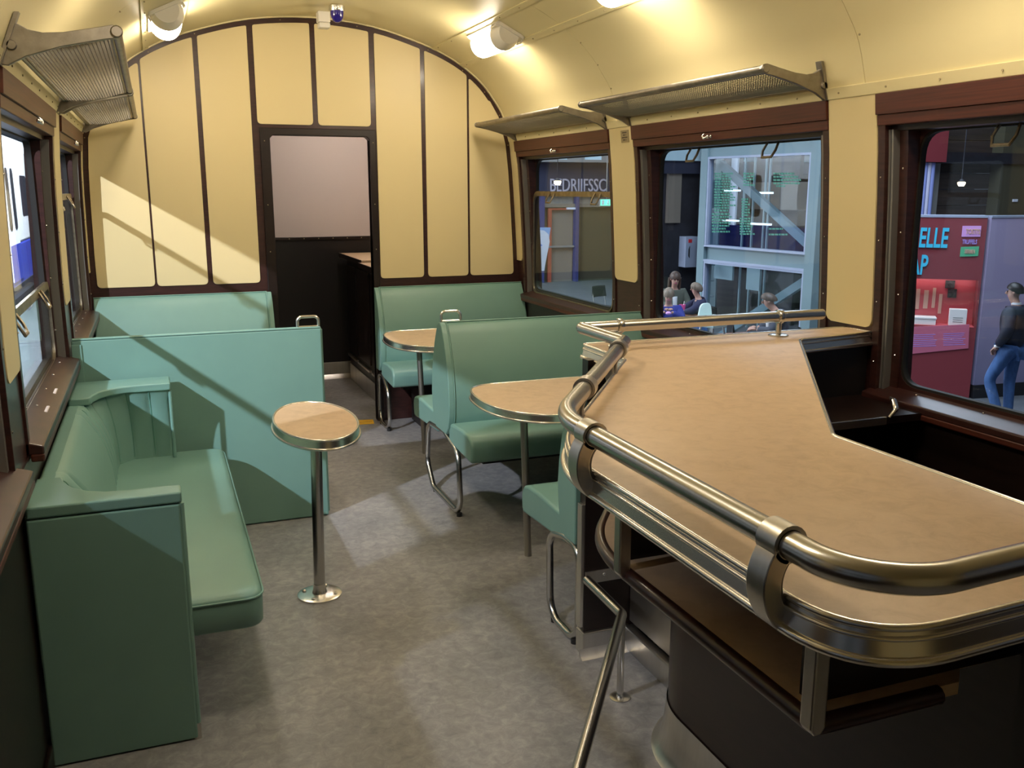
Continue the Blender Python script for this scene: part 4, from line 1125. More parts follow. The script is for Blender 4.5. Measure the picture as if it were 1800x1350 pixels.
def brace(a, b_):
    ua, za = tz(*a); ub, zb2 = tz(*b_); P0 = Vector(TP(ua, -.22, za)); P1 = Vector(TP(ub, -.22, zb2)); d = (P1-P0).normalized(); sd = d.cross(tnor).normalized()
    vs = [p+sd*x+tnor*y for p in (P0, P1) for x in (-.075, .075) for y in (-.05, .05)]
    part('brace', MB().add(vs, [(0, 1, 3, 2), (4, 6, 7, 5), (0, 4, 5, 1), (2, 3, 7, 6), (0, 2, 6, 4), (1, 5, 7, 3)]), 'hall_blue_steel', tw)
brace((1252, 288), (1416, 440)); brace((1414, 486), (1240, 600))
# lettering on the upper pane: rows of small words
lt = MB()
def words(x0, x1, y0, y1, rows, fill=1.0):
    ya = [y0+(y1-y0)*k/max(1, rows-1) for k in range(rows)]
    for py in ya:
        px = x0; end = x0+(x1-x0)*random.uniform(.62, 1)*fill
        while px < end:
            wd = random.uniform(2.2, 6); u0, z0 = tz(px, py); u1, z1 = tz(min(px+wd, end), py+.06*wd); h = .015
            vs = [TP(u0, .032, z0-h), TP(u1, .032, z1-h), TP(u1, .032, z1+h), TP(u0, .032, z0+h), TP(u0, .036, z0-h), TP(u1, .036, z1-h), TP(u1, .036, z1+h), TP(u0, .036, z0+h)]
            lt.add(vs, [(0, 3, 2, 1), (4, 5, 6, 7), (0, 1, 5, 4), (1, 2, 6, 5), (2, 3, 7, 6), (3, 0, 4, 7)]); px += wd+1.2
words(1259, 1302, 305, 328, 6); words(1258, 1297, 333, 370, 9); words(1254, 1292, 376, 407, 7)
words(1309, 1330, 305, 325, 5); words(1306, 1322, 350, 378, 7); words(1303, 1330, 384, 411, 7)
words(1362, 1420, 305, 322, 4, 1.0); words(1367, 1390, 327, 327, 1); words(1354, 1392, 402, 412, 2)
part('lettering', lt, 'green_text', tw, kind='stuff')
# things inside the tower, behind its glass
bd = thing('tower_interior', 'dark rear wall with vertical strips and white panels behind the tower glass', 'partition', TP(TW/2, -3, ZH))
def tbox_in(name, u0, u1, d0, d1, z0, z1, m, parent=None):
    k_ = 1.5*d0; return tbox(name, max(-1.9, u0+k_), u1+k_, d0, d1, z0, z1, m, bd)
tbox_in('rear_wall', -.8, TW+1.2, -3.1, -3.0, ZH, 4.2, 'hall_dark', bd)
tbox_in('white_panel', 1.0, 1.75, -2.3, -2.25, .8, 3.6, 'sign_white', bd)
tbox_in('beige_band', -.8, TW+1.5, -2.9, -2.85, 1.15, 1.75, 'hall_beige', bd)
tbox_in('brown_post', .75, .95, -2.6, -2.5, ZH, 4.0, 'hall_brown', bd)
tbox_in('white_board', .9, 1.5, -1.6, -1.55, -.35, .25, 'hall_blue_steel', bd); tbox_in('white_board', 1.95, 2.35, -1.6, -1.55, -.5, .2, 'hall_blue_steel', bd)
for u in (.4, .55, .75, 1.85, 2.15, 2.5, 2.62): tbox_in('pipe', u, u+.035, -2.0, -1.96, ZH, 3.5, 'hall_blue_steel', bd)
for z in (.9, 1.55): tbox_in('tube_light', 1.2, 1.7, -1.9, -1.86, z, z+.035, 'tube_white', bd); tbox_in('tube_light', 2.1, 2.7, -1.9, -1.86, z-.05, z-.01, 'tube_white', bd)
for z in (-.75, -.4, -.05, .3): tbox_in('stair_tread', .55, .8, -1.4, -1.1, z, z+.04, 'hall_blue_steel', bd)
# dark wall left of the tower with the white hose cabinet
dw = thing('wall_hall_dark', 'dark hall wall behind the cafe tables', 'wall', (11, 18.8, ZH), kind='structure')
part('panel', MB().box(10.75, 13.2, 19.3, 19.5, ZH, 6), 'hall_dark', dw); part('panel', MB().box(13.25, 19, 19.3, 19.5, ZH, 6), 'hall_dark', dw)
part('header_beam', MB().box(10.75, 19, 19.0, 19.4, 2.24, 2.75), 'hall_beam_light', dw)
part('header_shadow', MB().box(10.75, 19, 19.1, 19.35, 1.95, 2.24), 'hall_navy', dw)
part('beige_strip', MB().box(on_y(1175, 330, 19.2).x, on_y(1198, 330, 19.2).x, 19.2, 19.3, on_y(1180, 392, 19.2).z, on_y(1180, 300, 19.2).z), 'hall_beige', dw)
hc = thing('hose_cabinet', 'white wall cabinet with a red mark and black slot beside the tower', 'cabinet', (on_y(1215, 470, 19.2).x, 19.2, on_y(1215, 470, 19.2).z))
hx0, hx1 = on_y(1205, 440, 19.0).x, on_y(1228, 440, 19.0).x; hz0, hz1 = on_y(1215, 470, 19.0).z, on_y(1215, 416, 19.0).z
part('body', MB().box(hx0, hx1, 19.0, 19.3, hz0, hz1), 'hall_frame_white', hc, bev=.01)
part('red_mark', MB().box(hx0+.07, hx0+.16, 18.985, 19.0, hz1-.14, hz1-.06), 'red_fire', hc)
part('slot', MB().prism([(hx0+.08, hz1-.30), (hx0+.11, hz1-.22), (hx0+.11, hz1-.50), (hx0+.08, hz1-.45)], 'xz', 18.985, 19.0), 'rubber', hc)
# --- exhibition walls at the right
B0 = Vector((10.95, 9.85)); A0 = Vector((9.55, 11.05)); pd = (B0-A0); PLn = pd.length; pd.normalize(); pn = Vector((pd.y, -pd.x))
if pn.dot(-A0) < 0: pn = -pn
def EP(u, d, z): q = A0+pd*u+pn*d; return (q.x, q.y, z)
def ez(px, py, dd=0):
    d = _w+_r*((px-900)/1617)-_u*((py-675)/1617); n = Vector((pn.x, pn.y, 0)); t = (Vector((A0.x, A0.y, 0))+n*dd-_C).dot(n)/d.dot(n); q = _C+d*t
    return ((Vector((q.x, q.y))-A0).dot(pd), q.z)
ep = thing('exhibition_panel', 'red exhibition panel with bright blue title letters and a lit display niche', 'display panel', (A0.x+pd.x*.8, A0.y+pd.y*.8, ZH))
def ebox(name, u0, u1, d0, d1, z0, z1, m, parent=None, bev=0):
    vs = [EP(u, d, z) for z in (z0, z1) for d in (d0, d1) for u in (u0, u1)]
    return part(name, MB().add(vs, [(0, 2, 3, 1), (4, 5, 7, 6), (0, 1, 5, 4), (2, 6, 7, 3), (0, 4, 6, 2), (1, 3, 7, 5)]), m, parent or ep, bev=bev)
def equad(name, p, d, m, th=.012, parent=None):   # flat plate on the panel whose outline is measured in the picture
    P_ = [ez(*q) for q in p]
    vs = [EP(u, d, z) for u, z in P_]+[EP(u, d+th, z) for u, z in P_]; n = len(P_)
    return part(name, MB().add(vs, [tuple(range(n)), tuple(range(2*n-1, n-1, -1))]+[(i, n+i, n+(i+1) % n, (i+1) % n) for i in range(n)]), m, parent or ep)
ztop = ez(1650, 382)[1]; nz1 = ez(1690, 492)[1]; nz0 = ez(1650, 573)[1]; nu1 = ez(1717, 530)[0]; pz0 = ez(1650, 620)[1]
ebox('lower_board', 0, PLn, -.35, 0, ZH, nz0, 'red_panel'); ebox('upper_board', 0, PLn, -.35, 0, nz1, ztop, 'red_panel')
ebox('side_board', nu1, PLn, -.35, 0, nz0, nz1, 'red_panel'); ebox('niche_back', 0, nu1, -.35, -.28, nz0, nz1, 'red_niche')
ebox('niche_floor', 0, nu1, -.28, -.002, nz0-.01, nz0+.004, 'red_niche')
equad('caption_board', [(1560, 626), (1702, 612), (1704, 570), (1560, 576)], .002, 'pink_plate')
ebox('top_edge', 0, PLn, -.36, .01, ztop, ztop+.03, 'hall_frame_white')
ebox('niche_light', .2, nu1-.05, -.20, -.16, nz1-.012, nz1-.001, 'niche_tube')
def etext(name, s, px, py, hpx, m, sx, shear=.0):
    u, z = ez(px, py); u2, z2 = ez(px, py-hpx); size = abs(z2-z)/.73
    return text_mesh(name, s, size, m, ep, EP(u, .018, z), (pd.x, pd.y, 0), (0, 0, 1), .004, sx=sx, shear=shear, bold=.022)
etext('title_lettering', 'IELLE', 1607, 433.5, 35, 'cyan', .50, .06)
etext('title_lettering', 'AP', 1598, 481, 35, 'cyan', .50, .06)
equad('name_plate', [(1690, 416), (1723, 416), (1725, 397), (1692, 397)], .002, 'lilac')
etext('name_lettering', 'TOSTI\'S', 1697, 411, 9, 'tan_print', .56)
etext('name_lettering', 'TRUFFELS', 1691, 428.5, 8, 'lilac_text', .50)
equad('name_plate', [(1687, 451), (1719, 450), (1721, 433), (1689, 434)], .002, 'green_plate')
etext('name_lettering', 'SIERBIEN', 1695, 445, 7, 'tan_print', .45)
cap = MB()
for x0, x1 in ((1598, 1648), (1658, 1697)):
    for r_ in range(7):
        y = 589+r_*3.3-(x0-1598)*.04; a = ez(x0, y); b_ = ez(x1-random.uniform(0, 8), y-1.4)
        vs = [EP(a[0], .0145, a[1]-.004), EP(b_[0], .0145, b_[1]-.004), EP(b_[0], .0145, b_[1]+.004), EP(a[0], .0145, a[1]+.004), EP(a[0], .016, a[1]-.004), EP(b_[0], .016, b_[1]-.004), EP(b_[0], .016, b_[1]+.004), EP(a[0], .016, a[1]+.004)]
        cap.add(vs, [(0, 3, 2, 1), (4, 5, 6, 7), (0, 1, 5, 4), (1, 2, 6, 5), (2, 3, 7, 6), (3, 0, 4, 7)])
part('caption_print', cap, 'lilac_text', ep, kind='stuff')
def nbox(px0, px1, py0, py1, d, m, name, label, cat, grp=None, th=.01):
    u0, z0 = ez(px0, py1, d); u1, z1 = ez(px1, py0, d)
    vs = [EP(u, dd, z) for z in (z0, z1) for dd in (d, d+th) for u in (u0, u1)]
    o = part(name, MB().add(vs, [(0, 2, 3, 1), (4, 5, 7, 6), (0, 1, 5, 4), (2, 6, 7, 3), (0, 4, 6, 2), (1, 3, 7, 5)]), m)
    return tagp(o, label, cat, grp)
for i, (a, b_, c, d_) in enumerate(((1608, 1618, 508, 543), (1622, 1633, 510, 542), (1637, 1646, 506, 541), (1648, 1657, 517, 551))):
    nbox(a, b_, c, d_, -.278, 'tan_print', 'menu_card', ['tan card beside the niche edge next to the blue title wall', 'wide tan card between two slimmer cards on the niche back', 'tallest tan card on the niche back', 'lowest hung tan card on the niche back beside the photographs'][i], 'card', 'tan cards on the niche back')
nbox(1661, 1679, 493, 506, -.278, 'photo_dark', 'photograph', 'upper dark photograph on the niche back', 'photo', th=.02)
nbox(1665, 1682, 508, 523, -.278, 'photo_dark', 'photograph', 'lower dark photograph on the niche back', 'photo', th=.02)
cbx = thing('cake_box', 'flat white box lying in the red niche', 'box', EP(ez(1622, 570)[0], -.14, nz0))
u0 = ez(1600, 570)[0]; u1 = ez(1645, 570)[0]
ebox('box_body', u0, u1, -.25, -.03, nz0+.004, nz0+.09, 'box_white', cbx, bev=.004); ebox('box_lid', u0-.008, u1+.008, -.258, -.022, nz0+.09, nz0+.115, 'box_white', cbx, bev=.004)
bag = thing('paper_bag', 'white upright paper bag standing in the red niche', 'bag', EP(ez(1684, 570)[0], -.1, nz0))
u0 = ez(1668, 570)[0]; u1 = ez(1699, 570)[0]
ebox('bag_body', u0, u1, -.16, -.04, nz0+.004, nz0+.25, 'box_white', bag, bev=.006)
for k in range(3): ebox('bag_print', u0+.05, u1-.05, -.04, -.038, nz0+.12-k*.03, nz0+.13-k*.03, 'hall_grey', bag)
# photo mural wall right of the panel
C0 = B0+Vector((.05, -.02)); M1 = Vector((15.5, 9.35)); md = (M1-C0).normalized(); mn = Vector((md.y, -md.x))
if mn.dot(-C0) < 0: mn = -mn
wm = thing('wall_mural', 'greyish violet photo mural wall of the exhibition', 'wall', (C0.x, C0.y, ZH), kind='structure')
def MP(u, d, z): q = C0+md*u+mn*d; return (q.x, q.y, z)
def mbox(name, u0, u1, d0, d1, z0, z1, m):
    vs = [MP(u, d, z) for z in (z0, z1) for d in (d0, d1) for u in (u0, u1)]
    return part(name, MB().add(vs, [(0, 2, 3, 1), (4, 5, 7, 6), (0, 1, 5, 4), (2, 6, 7, 3), (0, 4, 6, 2), (1, 3, 7, 5)]), m, wm)
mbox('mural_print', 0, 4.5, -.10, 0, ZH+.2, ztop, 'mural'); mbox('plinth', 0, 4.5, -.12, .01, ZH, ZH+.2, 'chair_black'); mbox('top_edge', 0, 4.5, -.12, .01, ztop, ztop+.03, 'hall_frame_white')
# wall of dark planks behind the exhibition
wb = thing('wall_planks', 'dark brown plank wall above and behind the exhibition panels', 'wall', (14, 14, ZH), kind='structure')
for k in range(24):
    part('plank', MB().box(12.35, 26, 13.6+.012*(k % 2), 13.8, ZH+k*.30, ZH+k*.30+.29), 'hall_brown', wb)
part('beam', MB().box(12.9, 26, 13.3, 13.6, 2.06, 2.26), 'hall_dark', wb)
part('post', MB().box(15.05, 17.2, 13.35, 13.6, ZH, 5.5), 'hall_olive', wb)
part('post', MB().box(13.25, 13.5, 13.3, 13.6, ZH, 2.1), 'hall_grey', wb)
part('red_board', MB().box(11.6, 13.32, 13.0, 13.1, 2.07, 3.6), 'red_panel', wb); part('label_plate', MB().box(15.42, 15.54, 13.33, 13.35, 1.36, 1.41), 'sign_white', wb)
cu = thing('striped_curtain', 'blue and white striped curtain hanging beside the plank wall', 'curtain', (12.9, 13.12, -.2))
for k in range(7):
    part('curtain_fold', MB().tube([(12.62+k*.085, 13.12, -.2), (12.62+k*.085, 13.12, 2.06)], .05, 8), 'stripe_white' if k % 2 else 'stripe_blue', cu, smooth=60)
# --- train standing on the other side
tn = thing('white_blue_train', 'white and blue train with rounded door windows standing in the hall', 'train', (-3.9, 24, ZH))
XT = -3.2
part('upper_body', MB().box(XT-2.8, XT, -7, 40, .27, 2.6), 'train_white', tn, bev=.05)  # unseen near stretch added so the windows reflect white and pass light in
part('lower_body', MB().box(XT-2.8, XT-.002, -7, 40, -.75, .27), 'train_blue', tn, bev=.05)
part('roof', MB().prism([(XT-2.8, 2.55), (XT, 2.55), (XT-.25, 2.95), (XT-.9, 3.15), (XT-1.9, 3.15), (XT-2.55, 2.95)], 'xz', -7, 40), 'train_white', tn, smooth=60)
part('underframe', MB().box(XT-2.6, XT-.2, -6.8, 39.8, ZH+.25, -.72), 'train_dark', tn)
for y in (25.2, 26.1, 17.2, 18.1, 34.2, 35.1):
    dr = part('door', MB().box(XT-.01, XT+.02, y-.43, y+.43, -.6, 2.35), 'train_white', tn, bev=.02)
    part('door_lower', MB().box(XT+.018, XT+.024, y-.43, y+.43, -.6, .27), 'train_blue', dr)
    part('door_window', MB().prism(rrect(y-.24, y+.24, .62, 2.1, .18), 'yz', XT+.018, XT+.03), 'train_dark', dr)
for y in (-5.4, -3.4, -1.4, .6, 2.6, 4.6, 6.6, 8.6, 11.2, 13.0, 14.8, 20.2, 22.0, 23.6, 28.4, 30.2, 32.0):
    part('window', MB().prism(rrect(y-.65, y+.65, .9, 1.95, .15), 'yz', XT-.01, XT+.008), 'train_dark', tn)
for y in (12, 15, 34, 37):
    part('wheel', MB().lathe([(.42, -.06), (.46, -.05), (.46, .06)], (XT-.55, y, ZH+.46), 20, 'x'), 'train_dark', tn, smooth=40)

# ------------------------------------------------------------------ people and cafe furniture in the hall
def skin_mesh(nodes, edges, root=0, sub=1):
    me = bpy.data.meshes.new('tmp'); me.from_pydata([n[:3] for n in nodes], edges, [])
    o = bpy.data.objects.new('tmp', me); COL.objects.link(o)
    o.modifiers.new('skin', 'SKIN').use_smooth_shade = True
    sm_ = o.modifiers.new('sub', 'SUBSURF'); sm_.levels = sub; sm_.render_levels = sub
    for i, n in enumerate(nodes):
        sv = me.skin_vertices[0].data[i]; rr = n[3]
        sv.radius = (rr, n[4] if len(n) > 4 else rr); sv.use_root = (i == root)
    bpy.context.view_layer.update()
    dg = bpy.context.evaluated_depsgraph_get(); r = bpy.data.meshes.new_from_object(o.evaluated_get(dg))
    V_ = [tuple(v.co) for v in r.vertices]; F_ = [tuple(p.vertices) for p in r.polygons]
    bpy.data.objects.remove(o); bpy.data.meshes.remove(me); bpy.data.meshes.remove(r)
    return V_, F_
def person(label, loc, rot, sc, J, top, legs, hair, hairstyle='short', shirt=None, shoes='shoe', extras=None):
    """J: joint positions in a frame that looks along +y; the body is one continuous skinned figure"""
    t = thing('person', label, 'person', loc)
    R = Matrix.Rotation(rot, 3, 'Z'); L_ = Vector(loc)
    def W_(p): return tuple(L_+R @ (Vector(p)*sc))
    def put(name, V_, F_, m, parent=t): return part(name, MB().add([W_(v) for v in V_], F_), m, parent, smooth=80)
    v = lambda k: Vector(J[k])
    nodes = []; edges = []; ix = {}
    def nd(k, p, r, r2=None):
        ix[k] = len(nodes); nodes.append((p[0], p[1], p[2], r) if r2 is None else (p[0], p[1], p[2], r, r2))
    hd = v('head'); nk = v('neck'); fw = Vector(J.get('look', (0, 1, 0))).normalized(); up = (hd-nk).normalized()
    nd('pel', v('pel'), .12, .09); nd('waist', (v('pel')+v('chest'))/2, .115, .085); nd('chest', v('chest'), .14, .10); nd('neck', nk, .05)
    nd('jaw', nk.lerp(hd, .55)+fw*.035, .062, .066); nd('skull', hd+fw*.0, .080, .088); nd('crown', hd+up*.055-fw*.01, .062, .07)
    for a, b in (('pel', 'waist'), ('waist', 'chest'), ('chest', 'neck'), ('neck', 'jaw'), ('jaw', 'skull'), ('skull', 'crown')): edges.append((ix[a], ix[b]))
    for s_ in 'lr':
        nd('sh'+s_, v('sh'+s_), .055); nd('el'+s_, v('el'+s_), .040); nd('wr'+s_, v('wr'+s_), .028)
        nd('hp'+s_, v('hp'+s_), .085); nd('kn'+s_, v('kn'+s_), .058); nd('an'+s_, v('an'+s_), .040); nd('to'+s_, v('to'+s_), .035)
        for a, b in (('chest', 'sh'+s_), ('sh'+s_, 'el'+s_), ('el'+s_, 'wr'+s_), ('pel', 'hp'+s_), ('hp'+s_, 'kn'+s_), ('kn'+s_, 'an'+s_), ('an'+s_, 'to'+s_)): edges.append((ix[a], ix[b]))
    V_, F_ = skin_mesh(nodes, edges, 0, 2)
    mb = MB().add(V_, F_)
    # hands: palm and five fingers closing away from the forearm
    for s_ in 'lr':
        wr = v('wr'+s_); d = (wr-v('el'+s_)).normalized(); side = d.cross(Vector((0, 0, 1)))
        side = side.normalized() if side.length > .1 else Vector((1, 0, 0)); dn = d.cross(side).normalized()
        if dn.z > 0: dn = -dn
        pc = wr+d*.05
        mb.ball(pc, .030, .038, .022, 10, 6)
        for q in range(4):
            o = side*(-.027+.018*q); ln = (.062, .072, .068, .052)[q]
            mb.tube([pc+o+d*.025, pc+o+d*(.025+ln*.45)+dn*.006, pc+o+d*(.025+ln*.75)+dn*.022, pc+o+d*(.025+ln*.85)+dn*.042], .0085, 6)
        mb.tube([pc-side*.025, pc-side*.045+d*.025+dn*.008, pc-side*.043+d*.05+dn*.016], .0095, 6)
    # nose and ears
    rt = fw.cross(up).normalized()
    mb.tube([hd+fw*.082+up*.012, hd+fw*.104-up*.016, hd+fw*.086-up*.028], .011, 6)
    for sg in (-1, 1): mb.ball(hd+rt*sg*.078-up*.006-fw*.004, .014, .020, .030, 8, 6)
    bd_ = part('body', MB().add([W_(p) for p in mb.v], mb.f), 'skin', t, smooth=80)
    for sg in (-1, 1): put('eye', *(lambda b: (b.v, b.f))(MB().ball(hd+fw*.080+rt*sg*.030+up*.010, .010, .010, .007, 8, 6)), 'hair_black')
    put('mouth', *(lambda b: (b.v, b.f))(MB().ball(hd+fw*.083-up*.052, .020, .010, .006, 8, 6)), 'pink_cup')
    # clothes
    def cloth(keys, eds, rad, m, name, sub=2):
        nn = [(*v(k), *(rad[k] if isinstance(rad[k], tuple) else (rad[k],))) if k in J else None for k in keys]
        V2, F2 = skin_mesh(nn, [(keys.index(a), keys.index(b)) for a, b in eds], 0, sub); return put(name, V2, F2, m)
    J['waist'] = tuple((v('pel')+v('chest'))/2); J['col'] = tuple(v('chest').lerp(nk, .62)); v2 = v
    hem = J.get('hem', tuple(v('pel')+Vector((0, 0, -.02)))); J['hem'] = hem
    ks = ['chest', 'waist', 'hem', 'col', 'shl', 'ell', 'cul', 'shr', 'elr', 'cur']
    for s_ in 'lr': J['cu'+s_] = tuple(v('el'+s_).lerp(v('wr'+s_), J.get('sleeve', .95)))
    cloth(ks, [('chest', 'waist'), ('waist', 'hem'), ('chest', 'col'), ('chest', 'shl'), ('shl', 'ell'), ('ell', 'cul'), ('chest', 'shr'), ('shr', 'elr'), ('elr', 'cur')],
          {'chest': (.205, .155), 'waist': (.195, .155), 'hem': (.19, .155), 'col': (.078, .075), 'shl': .098, 'ell': .080, 'cul': .058, 'shr': .098, 'elr': .080, 'cur': .058}, top, J.get('topname', 'jacket'))
    kt = ['pel', 'hpl', 'knl', 'anl', 'hpr', 'knr', 'anr']
    cloth(kt, [('pel', 'hpl'), ('hpl', 'knl'), ('knl', 'anl'), ('pel', 'hpr'), ('hpr', 'knr'), ('knr', 'anr')],
          {'pel': (.15, .12), 'hpl': .108, 'knl': .076, 'anl': .062, 'hpr': .108, 'knr': .076, 'anr': .062}, legs, 'trousers')
    for s_ in 'lr':
        a = v('an'+s_); b = v('to'+s_); d = (b-a); d.z = 0; d.normalize() if d.length > .01 else None
        V2 = MB().tube([a-d*.05+Vector((0, 0, -.035)), a+Vector((0, 0, -.03)), b+Vector((0, 0, -.005)), b+d*.05+Vector((0, 0, -.012))], .04, 10, rfun=lambda q: .038+.008*math.sin(PI*q))
        put('shoe', V2.v, V2.f, shoes)
    # hair: shell over the skull, cut back at the face
    hb = MB(); nu, nv = 20, 12
    depth = {'short': .58, 'bowl': .66, 'long': .60}[hairstyle]
    def hp_(i, j):
        a = 2*PI*i/nu; f = math.cos(a)                     # f = 1 at the face
        lim = depth-(.20 if hairstyle == 'short' else .13)*max(0, f)**1.0 + (.06 if f < -.3 else 0)
        th = PI*lim*j/(nv-1); rr_ = 1.0+.05*math.sin(7*a)*.3
        ax = .098 if hairstyle != 'short' else .092
        p = hd+up*.018+(fw*math.cos(a)*(ax+.014)+rt*math.sin(a)*ax)*math.sin(th)*rr_+up*math.cos(th)*.108
        return tuple(p-fw*.012)
    hb.grid(hp_, nu, nv, cu=True)
    if hairstyle == 'long':
        for sg in (-1, -.3, .3, 1):
            hb.tube([hd+rt*sg*.085-fw*.03, hd+rt*sg*.095-fw*.02-up*.10, hd+rt*sg*.10+fw*.01-up*.22], .032, 8, rfun=lambda q: .034-.016*q)
    put('hair', hb.v, hb.f, hair)
    if shirt:
        sb = MB().tube([v('chest')+fw*.12+Vector((0, 0, .06)), v('waist')+fw*.128], .045, 8); put('shirt', sb.v, sb.f, shirt)
    if extras: extras(t, put, v)
    return t
def standing():
    return dict(pel=(0, 0, .98), chest=(0, -.01, 1.36), neck=(0, .0, 1.55), head=(0, .03, 1.70), shl=(-.19, -.01, 1.44), shr=(.19, -.01, 1.44), ell=(-.27, -.06, 1.19), elr=(.27, -.06, 1.19),
                wrl=(-.21, .13, 1.05), wrr=(.21, .13, 1.05), hpl=(-.095, 0, .93), hpr=(.095, 0, .93), knl=(-.11, .05, .50), knr=(.10, .02, .50), anl=(-.12, 0, .085), anr=(.11, -.03, .085), tol=(-.13, .15, .045), tor=(.13, .12, .045))
def sitting():
    return dict(pel=(0, 0, .56), chest=(0, .03, .93), neck=(0, .05, 1.12), head=(0, .09, 1.265), shl=(-.18, .02, 1.01), shr=(.18, .02, 1.01), ell=(-.24, .12, .80), elr=(.24, .12, .80),
                wrl=(-.12, .34, .81), wrr=(.12, .34, .81), hpl=(-.10, .03, .55), hpr=(.10, .03, .55), knl=(-.12, .43, .53), knr=(.12, .43, .53), anl=(-.12, .43, .085), anr=(.12, .43, .085), tol=(-.12, .58, .045), tor=(.12, .58, .045), hem=(0, .02, .60))
# man standing before the mural, hands in pockets, one knee bent
J = standing(); J.update(knl=(-.10, .20, .52), anl=(-.10, .03, .085), tol=(-.12, .17, .045), anr=(.05, -.03, .085), tor=(.08, .12, .045), wrl=(-.185, .10, .99), wrr=(.185, .10, .99), ell=(-.29, -.05, 1.19), head=(0, .035, 1.695), look=(-.25, 1, -.08), hem=(0, 0, .93))
def man_extra(t, put, v):
    b = MB().lathe([(.038, -.012), (.040, 0), (.038, .012)], v('wrl')-Vector((0, 0, -.0)), 14); put('wristwatch', b.v, b.f, 'box_white')
    b = MB().box(-.275, -.262, -.055, .005, 1.335, 1.35); put('sleeve_badge', b.v, b.f, 'hall_grey')
    b = MB().lathe([(.062, -.015), (.060, .012)], v('neck')+Vector((0, 0, .0)), 14); put('shirt_collar', b.v, b.f, 'white_cloth')
mp = at(1764, 731, 12.25)
person('dark-haired person in navy jacket and blue jeans standing before the mural, hands in pockets', (mp.x, mp.y, ZH), .30, 1.0, J, 'jacket_navy', 'jeans', 'hair_black', 'short', None, 'shoe', man_extra)
def seat_person(px, py, k, rot, sc, label, top, legs, hair, style, shirt=None, upd=None, ex=None):
    J = sitting(); J.update(upd or {}); q = at(px, py, k); off = Matrix.Rotation(rot, 3, 'Z') @ (Vector(J['head'])*sc)
    loc = (q.x-off.x, q.y-off.y, ZH)
    return person(label, loc, rot, sc, J, top, legs, hair, style, shirt, 'shoe', ex), loc
def chair(loc, rot, label, m='chair_black', h=.46, grp='black cafe chairs'):
    t = thing('cafe_chair', label, 'chair', loc, grp); R = Matrix.Rotation(rot, 3, 'Z'); L_ = Vector(loc)
    def T_(mb): return MB().add([tuple(L_+R @ Vector(p)) for p in mb.v], mb.f)
    part('seat', T_(MB().box(-.21, .21, -.19, .22, h-.03, h)), m, t, bev=.01)
    part('backrest', T_(MB().grid(lambda i, j: (-.21+.42*i/8, -.20-.05*math.sin(PI*i/8)-.05*j/3, h+.20+.24*j/3), 9, 4).box(-.2, .2, -.255, -.245, h+.22, h+.42)), m, t)
    for x in (-.18, .18):
        part('leg', T_(MB().tube([(x, .18, h-.02), (x*1.1, .22, 0)], .011, 6)), 'brushed', t)
        part('leg', T_(MB().tube([(x, -.25, h+.30), (x, -.19, h-.02), (x*1.1, -.25, 0)], .011, 6)), 'brushed', t)
    return t
w_, wl = seat_person(1187, 489, 17.3, math.radians(168), 1.07, 'person with long hair in an olive jacket and white top seated behind the cafe table', 'jacket_olive', 'jeans', 'hair_brown', 'long', 'white_cloth', dict(look=(.1, 1, -.35)))
def kid_extra(t, put, v):
    b = MB().ball((0, .40, .99), .05, .04, .03, 10, 6); put('purple_cup', b.v, b.f, 'lilac')
    b = MB()
    for q in range(4): b.box(-.10+q*.05, -.07+q*.05, .185, .19, .70+q*.02, .80+q*.02)
    put('sweater_print', b.v, b.f, 'white_cloth')
k1, k1l = seat_person(1176, 511, 15.6, math.radians(150), .98, 'child with a fair bowl haircut in a bright blue sweater holding food to the mouth', 'sweater_blue', 'jeans', 'hair_fair', 'bowl', None, dict(look=(0, 1, -.4), wrl=(-.05, .28, 1.0), wrr=(.05, .28, 1.0), ell=(-.24, .16, .84), elr=(.24, .16, .84), topname='sweater'), kid_extra)
k2, k2l = seat_person(1224, 511, 16.6, math.radians(72), .98, 'child with a fair bowl haircut in a dark navy sweater reaching over the cafe table', 'sweater_navy', 'jeans', 'hair_fair', 'bowl', None, dict(look=(.15, 1, 0), wrr=(.14, .50, .86), wrl=(-.10, .46, .86), ell=(-.22, .24, .86), elr=(.24, .26, .86), topname='sweater', sleeve=.55))
m2, m2l = seat_person(1352, 525, 14.2, math.radians(52), 1.08, 'person with short dark hair in a grey jacket seated with the back to the carriage', 'suit_grey', 'sweater_navy', 'hair_brown', 'short', 'white_cloth', dict(look=(.0, 1, -.25), head=(0, .19, 1.22), neck=(0, .11, 1.10), chest=(0, .06, .92), hem=(0, .0, .56)))
chair(wl, math.radians(168), 'black cafe chair under the person in the olive jacket')
chair(k1l, math.radians(150), 'black cafe chair under the child in the bright blue sweater')
chair(k2l, math.radians(72), 'black cafe chair under the child in the navy sweater')
chair(m2l, math.radians(52), 'black cafe chair under the person in the grey jacket')
q = at(1311, 560, 14.9); chair((q.x, q.y, ZH), math.radians(250), 'empty black cafe chair opposite the person in the grey jacket')
q = at(1066, 532, 20.3); chair((q.x, q.y, ZH), math.radians(200), 'lone black cafe chair on the open hall floor by the pier')
def cafe_table(x, y, label, z=.74):
    t = thing('cafe_table', label, 'table', (x, y, ZH), 'cafe tables in the hall')
    part('tabletop', MB().box(x-.36, x+.36, y-.36, y+.36, ZH+z-.03, ZH+z), 'cafe_wood', t, bev=.008)
    part('post', MB().tube([(x, y, ZH+.03), (x, y, ZH+z-.03)], .03, 10), 'chair_black', t)
    part('foot', MB().lathe([(.24, 0), (.22, .02), (.03, .04)], (x, y, ZH), 16), 'chair_black', t, smooth=40)
    return t
tq = (Vector(wl)*1.2+Vector(k1l)*.9+Vector(k2l)*.9)/3; tq.x -= .12
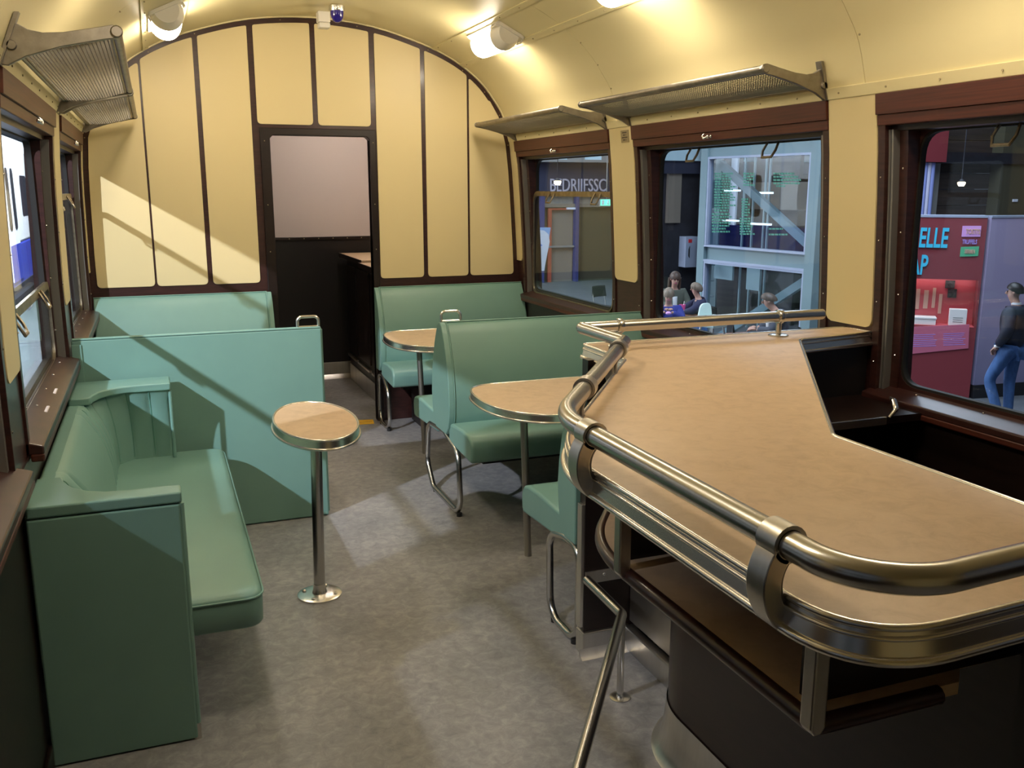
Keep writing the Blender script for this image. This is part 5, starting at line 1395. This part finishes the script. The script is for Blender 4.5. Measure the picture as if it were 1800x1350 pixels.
cafe_table(tq.x, tq.y, 'small wooden cafe table shared by the two children', .80)
cp = thing('pink_cup', 'pink plastic cup on the wooden cafe table', 'cup', (tq.x+.1, tq.y-.12, ZH+.80))
part('cup_wall', MB().lathe([(.045, 0), (.060, .16), (.055, .16), (.041, .005)], (tq.x+.1, tq.y-.12, ZH+.80), 16), 'pink_cup', cp, smooth=40)
part('drinking_straw', MB().tube([(tq.x+.1, tq.y-.12, ZH+.82), (tq.x+.14, tq.y-.12, ZH+1.02)], .006, 6), 'box_white', cp)
mq = Vector(m2l)+Matrix.Rotation(math.radians(52), 3, 'Z') @ Vector((0, .62, 0)); cafe_table(mq.x, mq.y, 'small wooden cafe table in front of the person in the grey jacket')
# white child's high chair
q = at(1253, 545, 14.0); hcx, hcy = q.x, q.y
wc = thing('high_chair', 'white plastic high chair with a rounded back and splayed legs', 'chair', (hcx, hcy, ZH))
rz = math.radians(200); Rm = Matrix.Rotation(rz, 3, 'Z')
def HC(mb): return MB().add([tuple(Vector((hcx, hcy, ZH))+Rm @ Vector(p)) for p in mb.v], mb.f)
zs_ = at(1240, 563, 14.0).z-ZH; zt_ = at(1240, 534, 14.0).z-ZH
O = rounded([(-.19, zs_-.06), (.19, zs_-.06), (.12, zt_), (-.12, zt_)], [.03, .03, .11, .11], 6)
part('backrest', HC(MB().prism(O, 'xz', -.16, -.13)), 'chair_white', wc, bev=.008)
part('seat', HC(MB().box(-.17, .17, -.14, .16, zs_-.10, zs_-.06)), 'chair_white', wc, bev=.015)
part('tray', HC(MB().box(-.24, .24, .10, .36, zs_+.06, zs_+.085)), 'chair_white', wc, bev=.012)
for sg in (-1, 1): part('armrest', HC(MB().box(sg*.17-.015, sg*.17+.015, -.13, .16, zs_-.08, zs_+.06)), 'chair_white', wc, bev=.008)
for x, y in ((-1, -1), (1, -1), (1, 1), (-1, 1)):
    part('leg', HC(MB().tube([(x*.13, y*.11, zs_-.09), (x*.24, y*.22, 0)], .018, 8)), 'alu', wc, smooth=60)
part('footrest', HC(MB().box(-.16, .16, .16, .26, zs_*.5, zs_*.5+.02)), 'chair_white', wc)
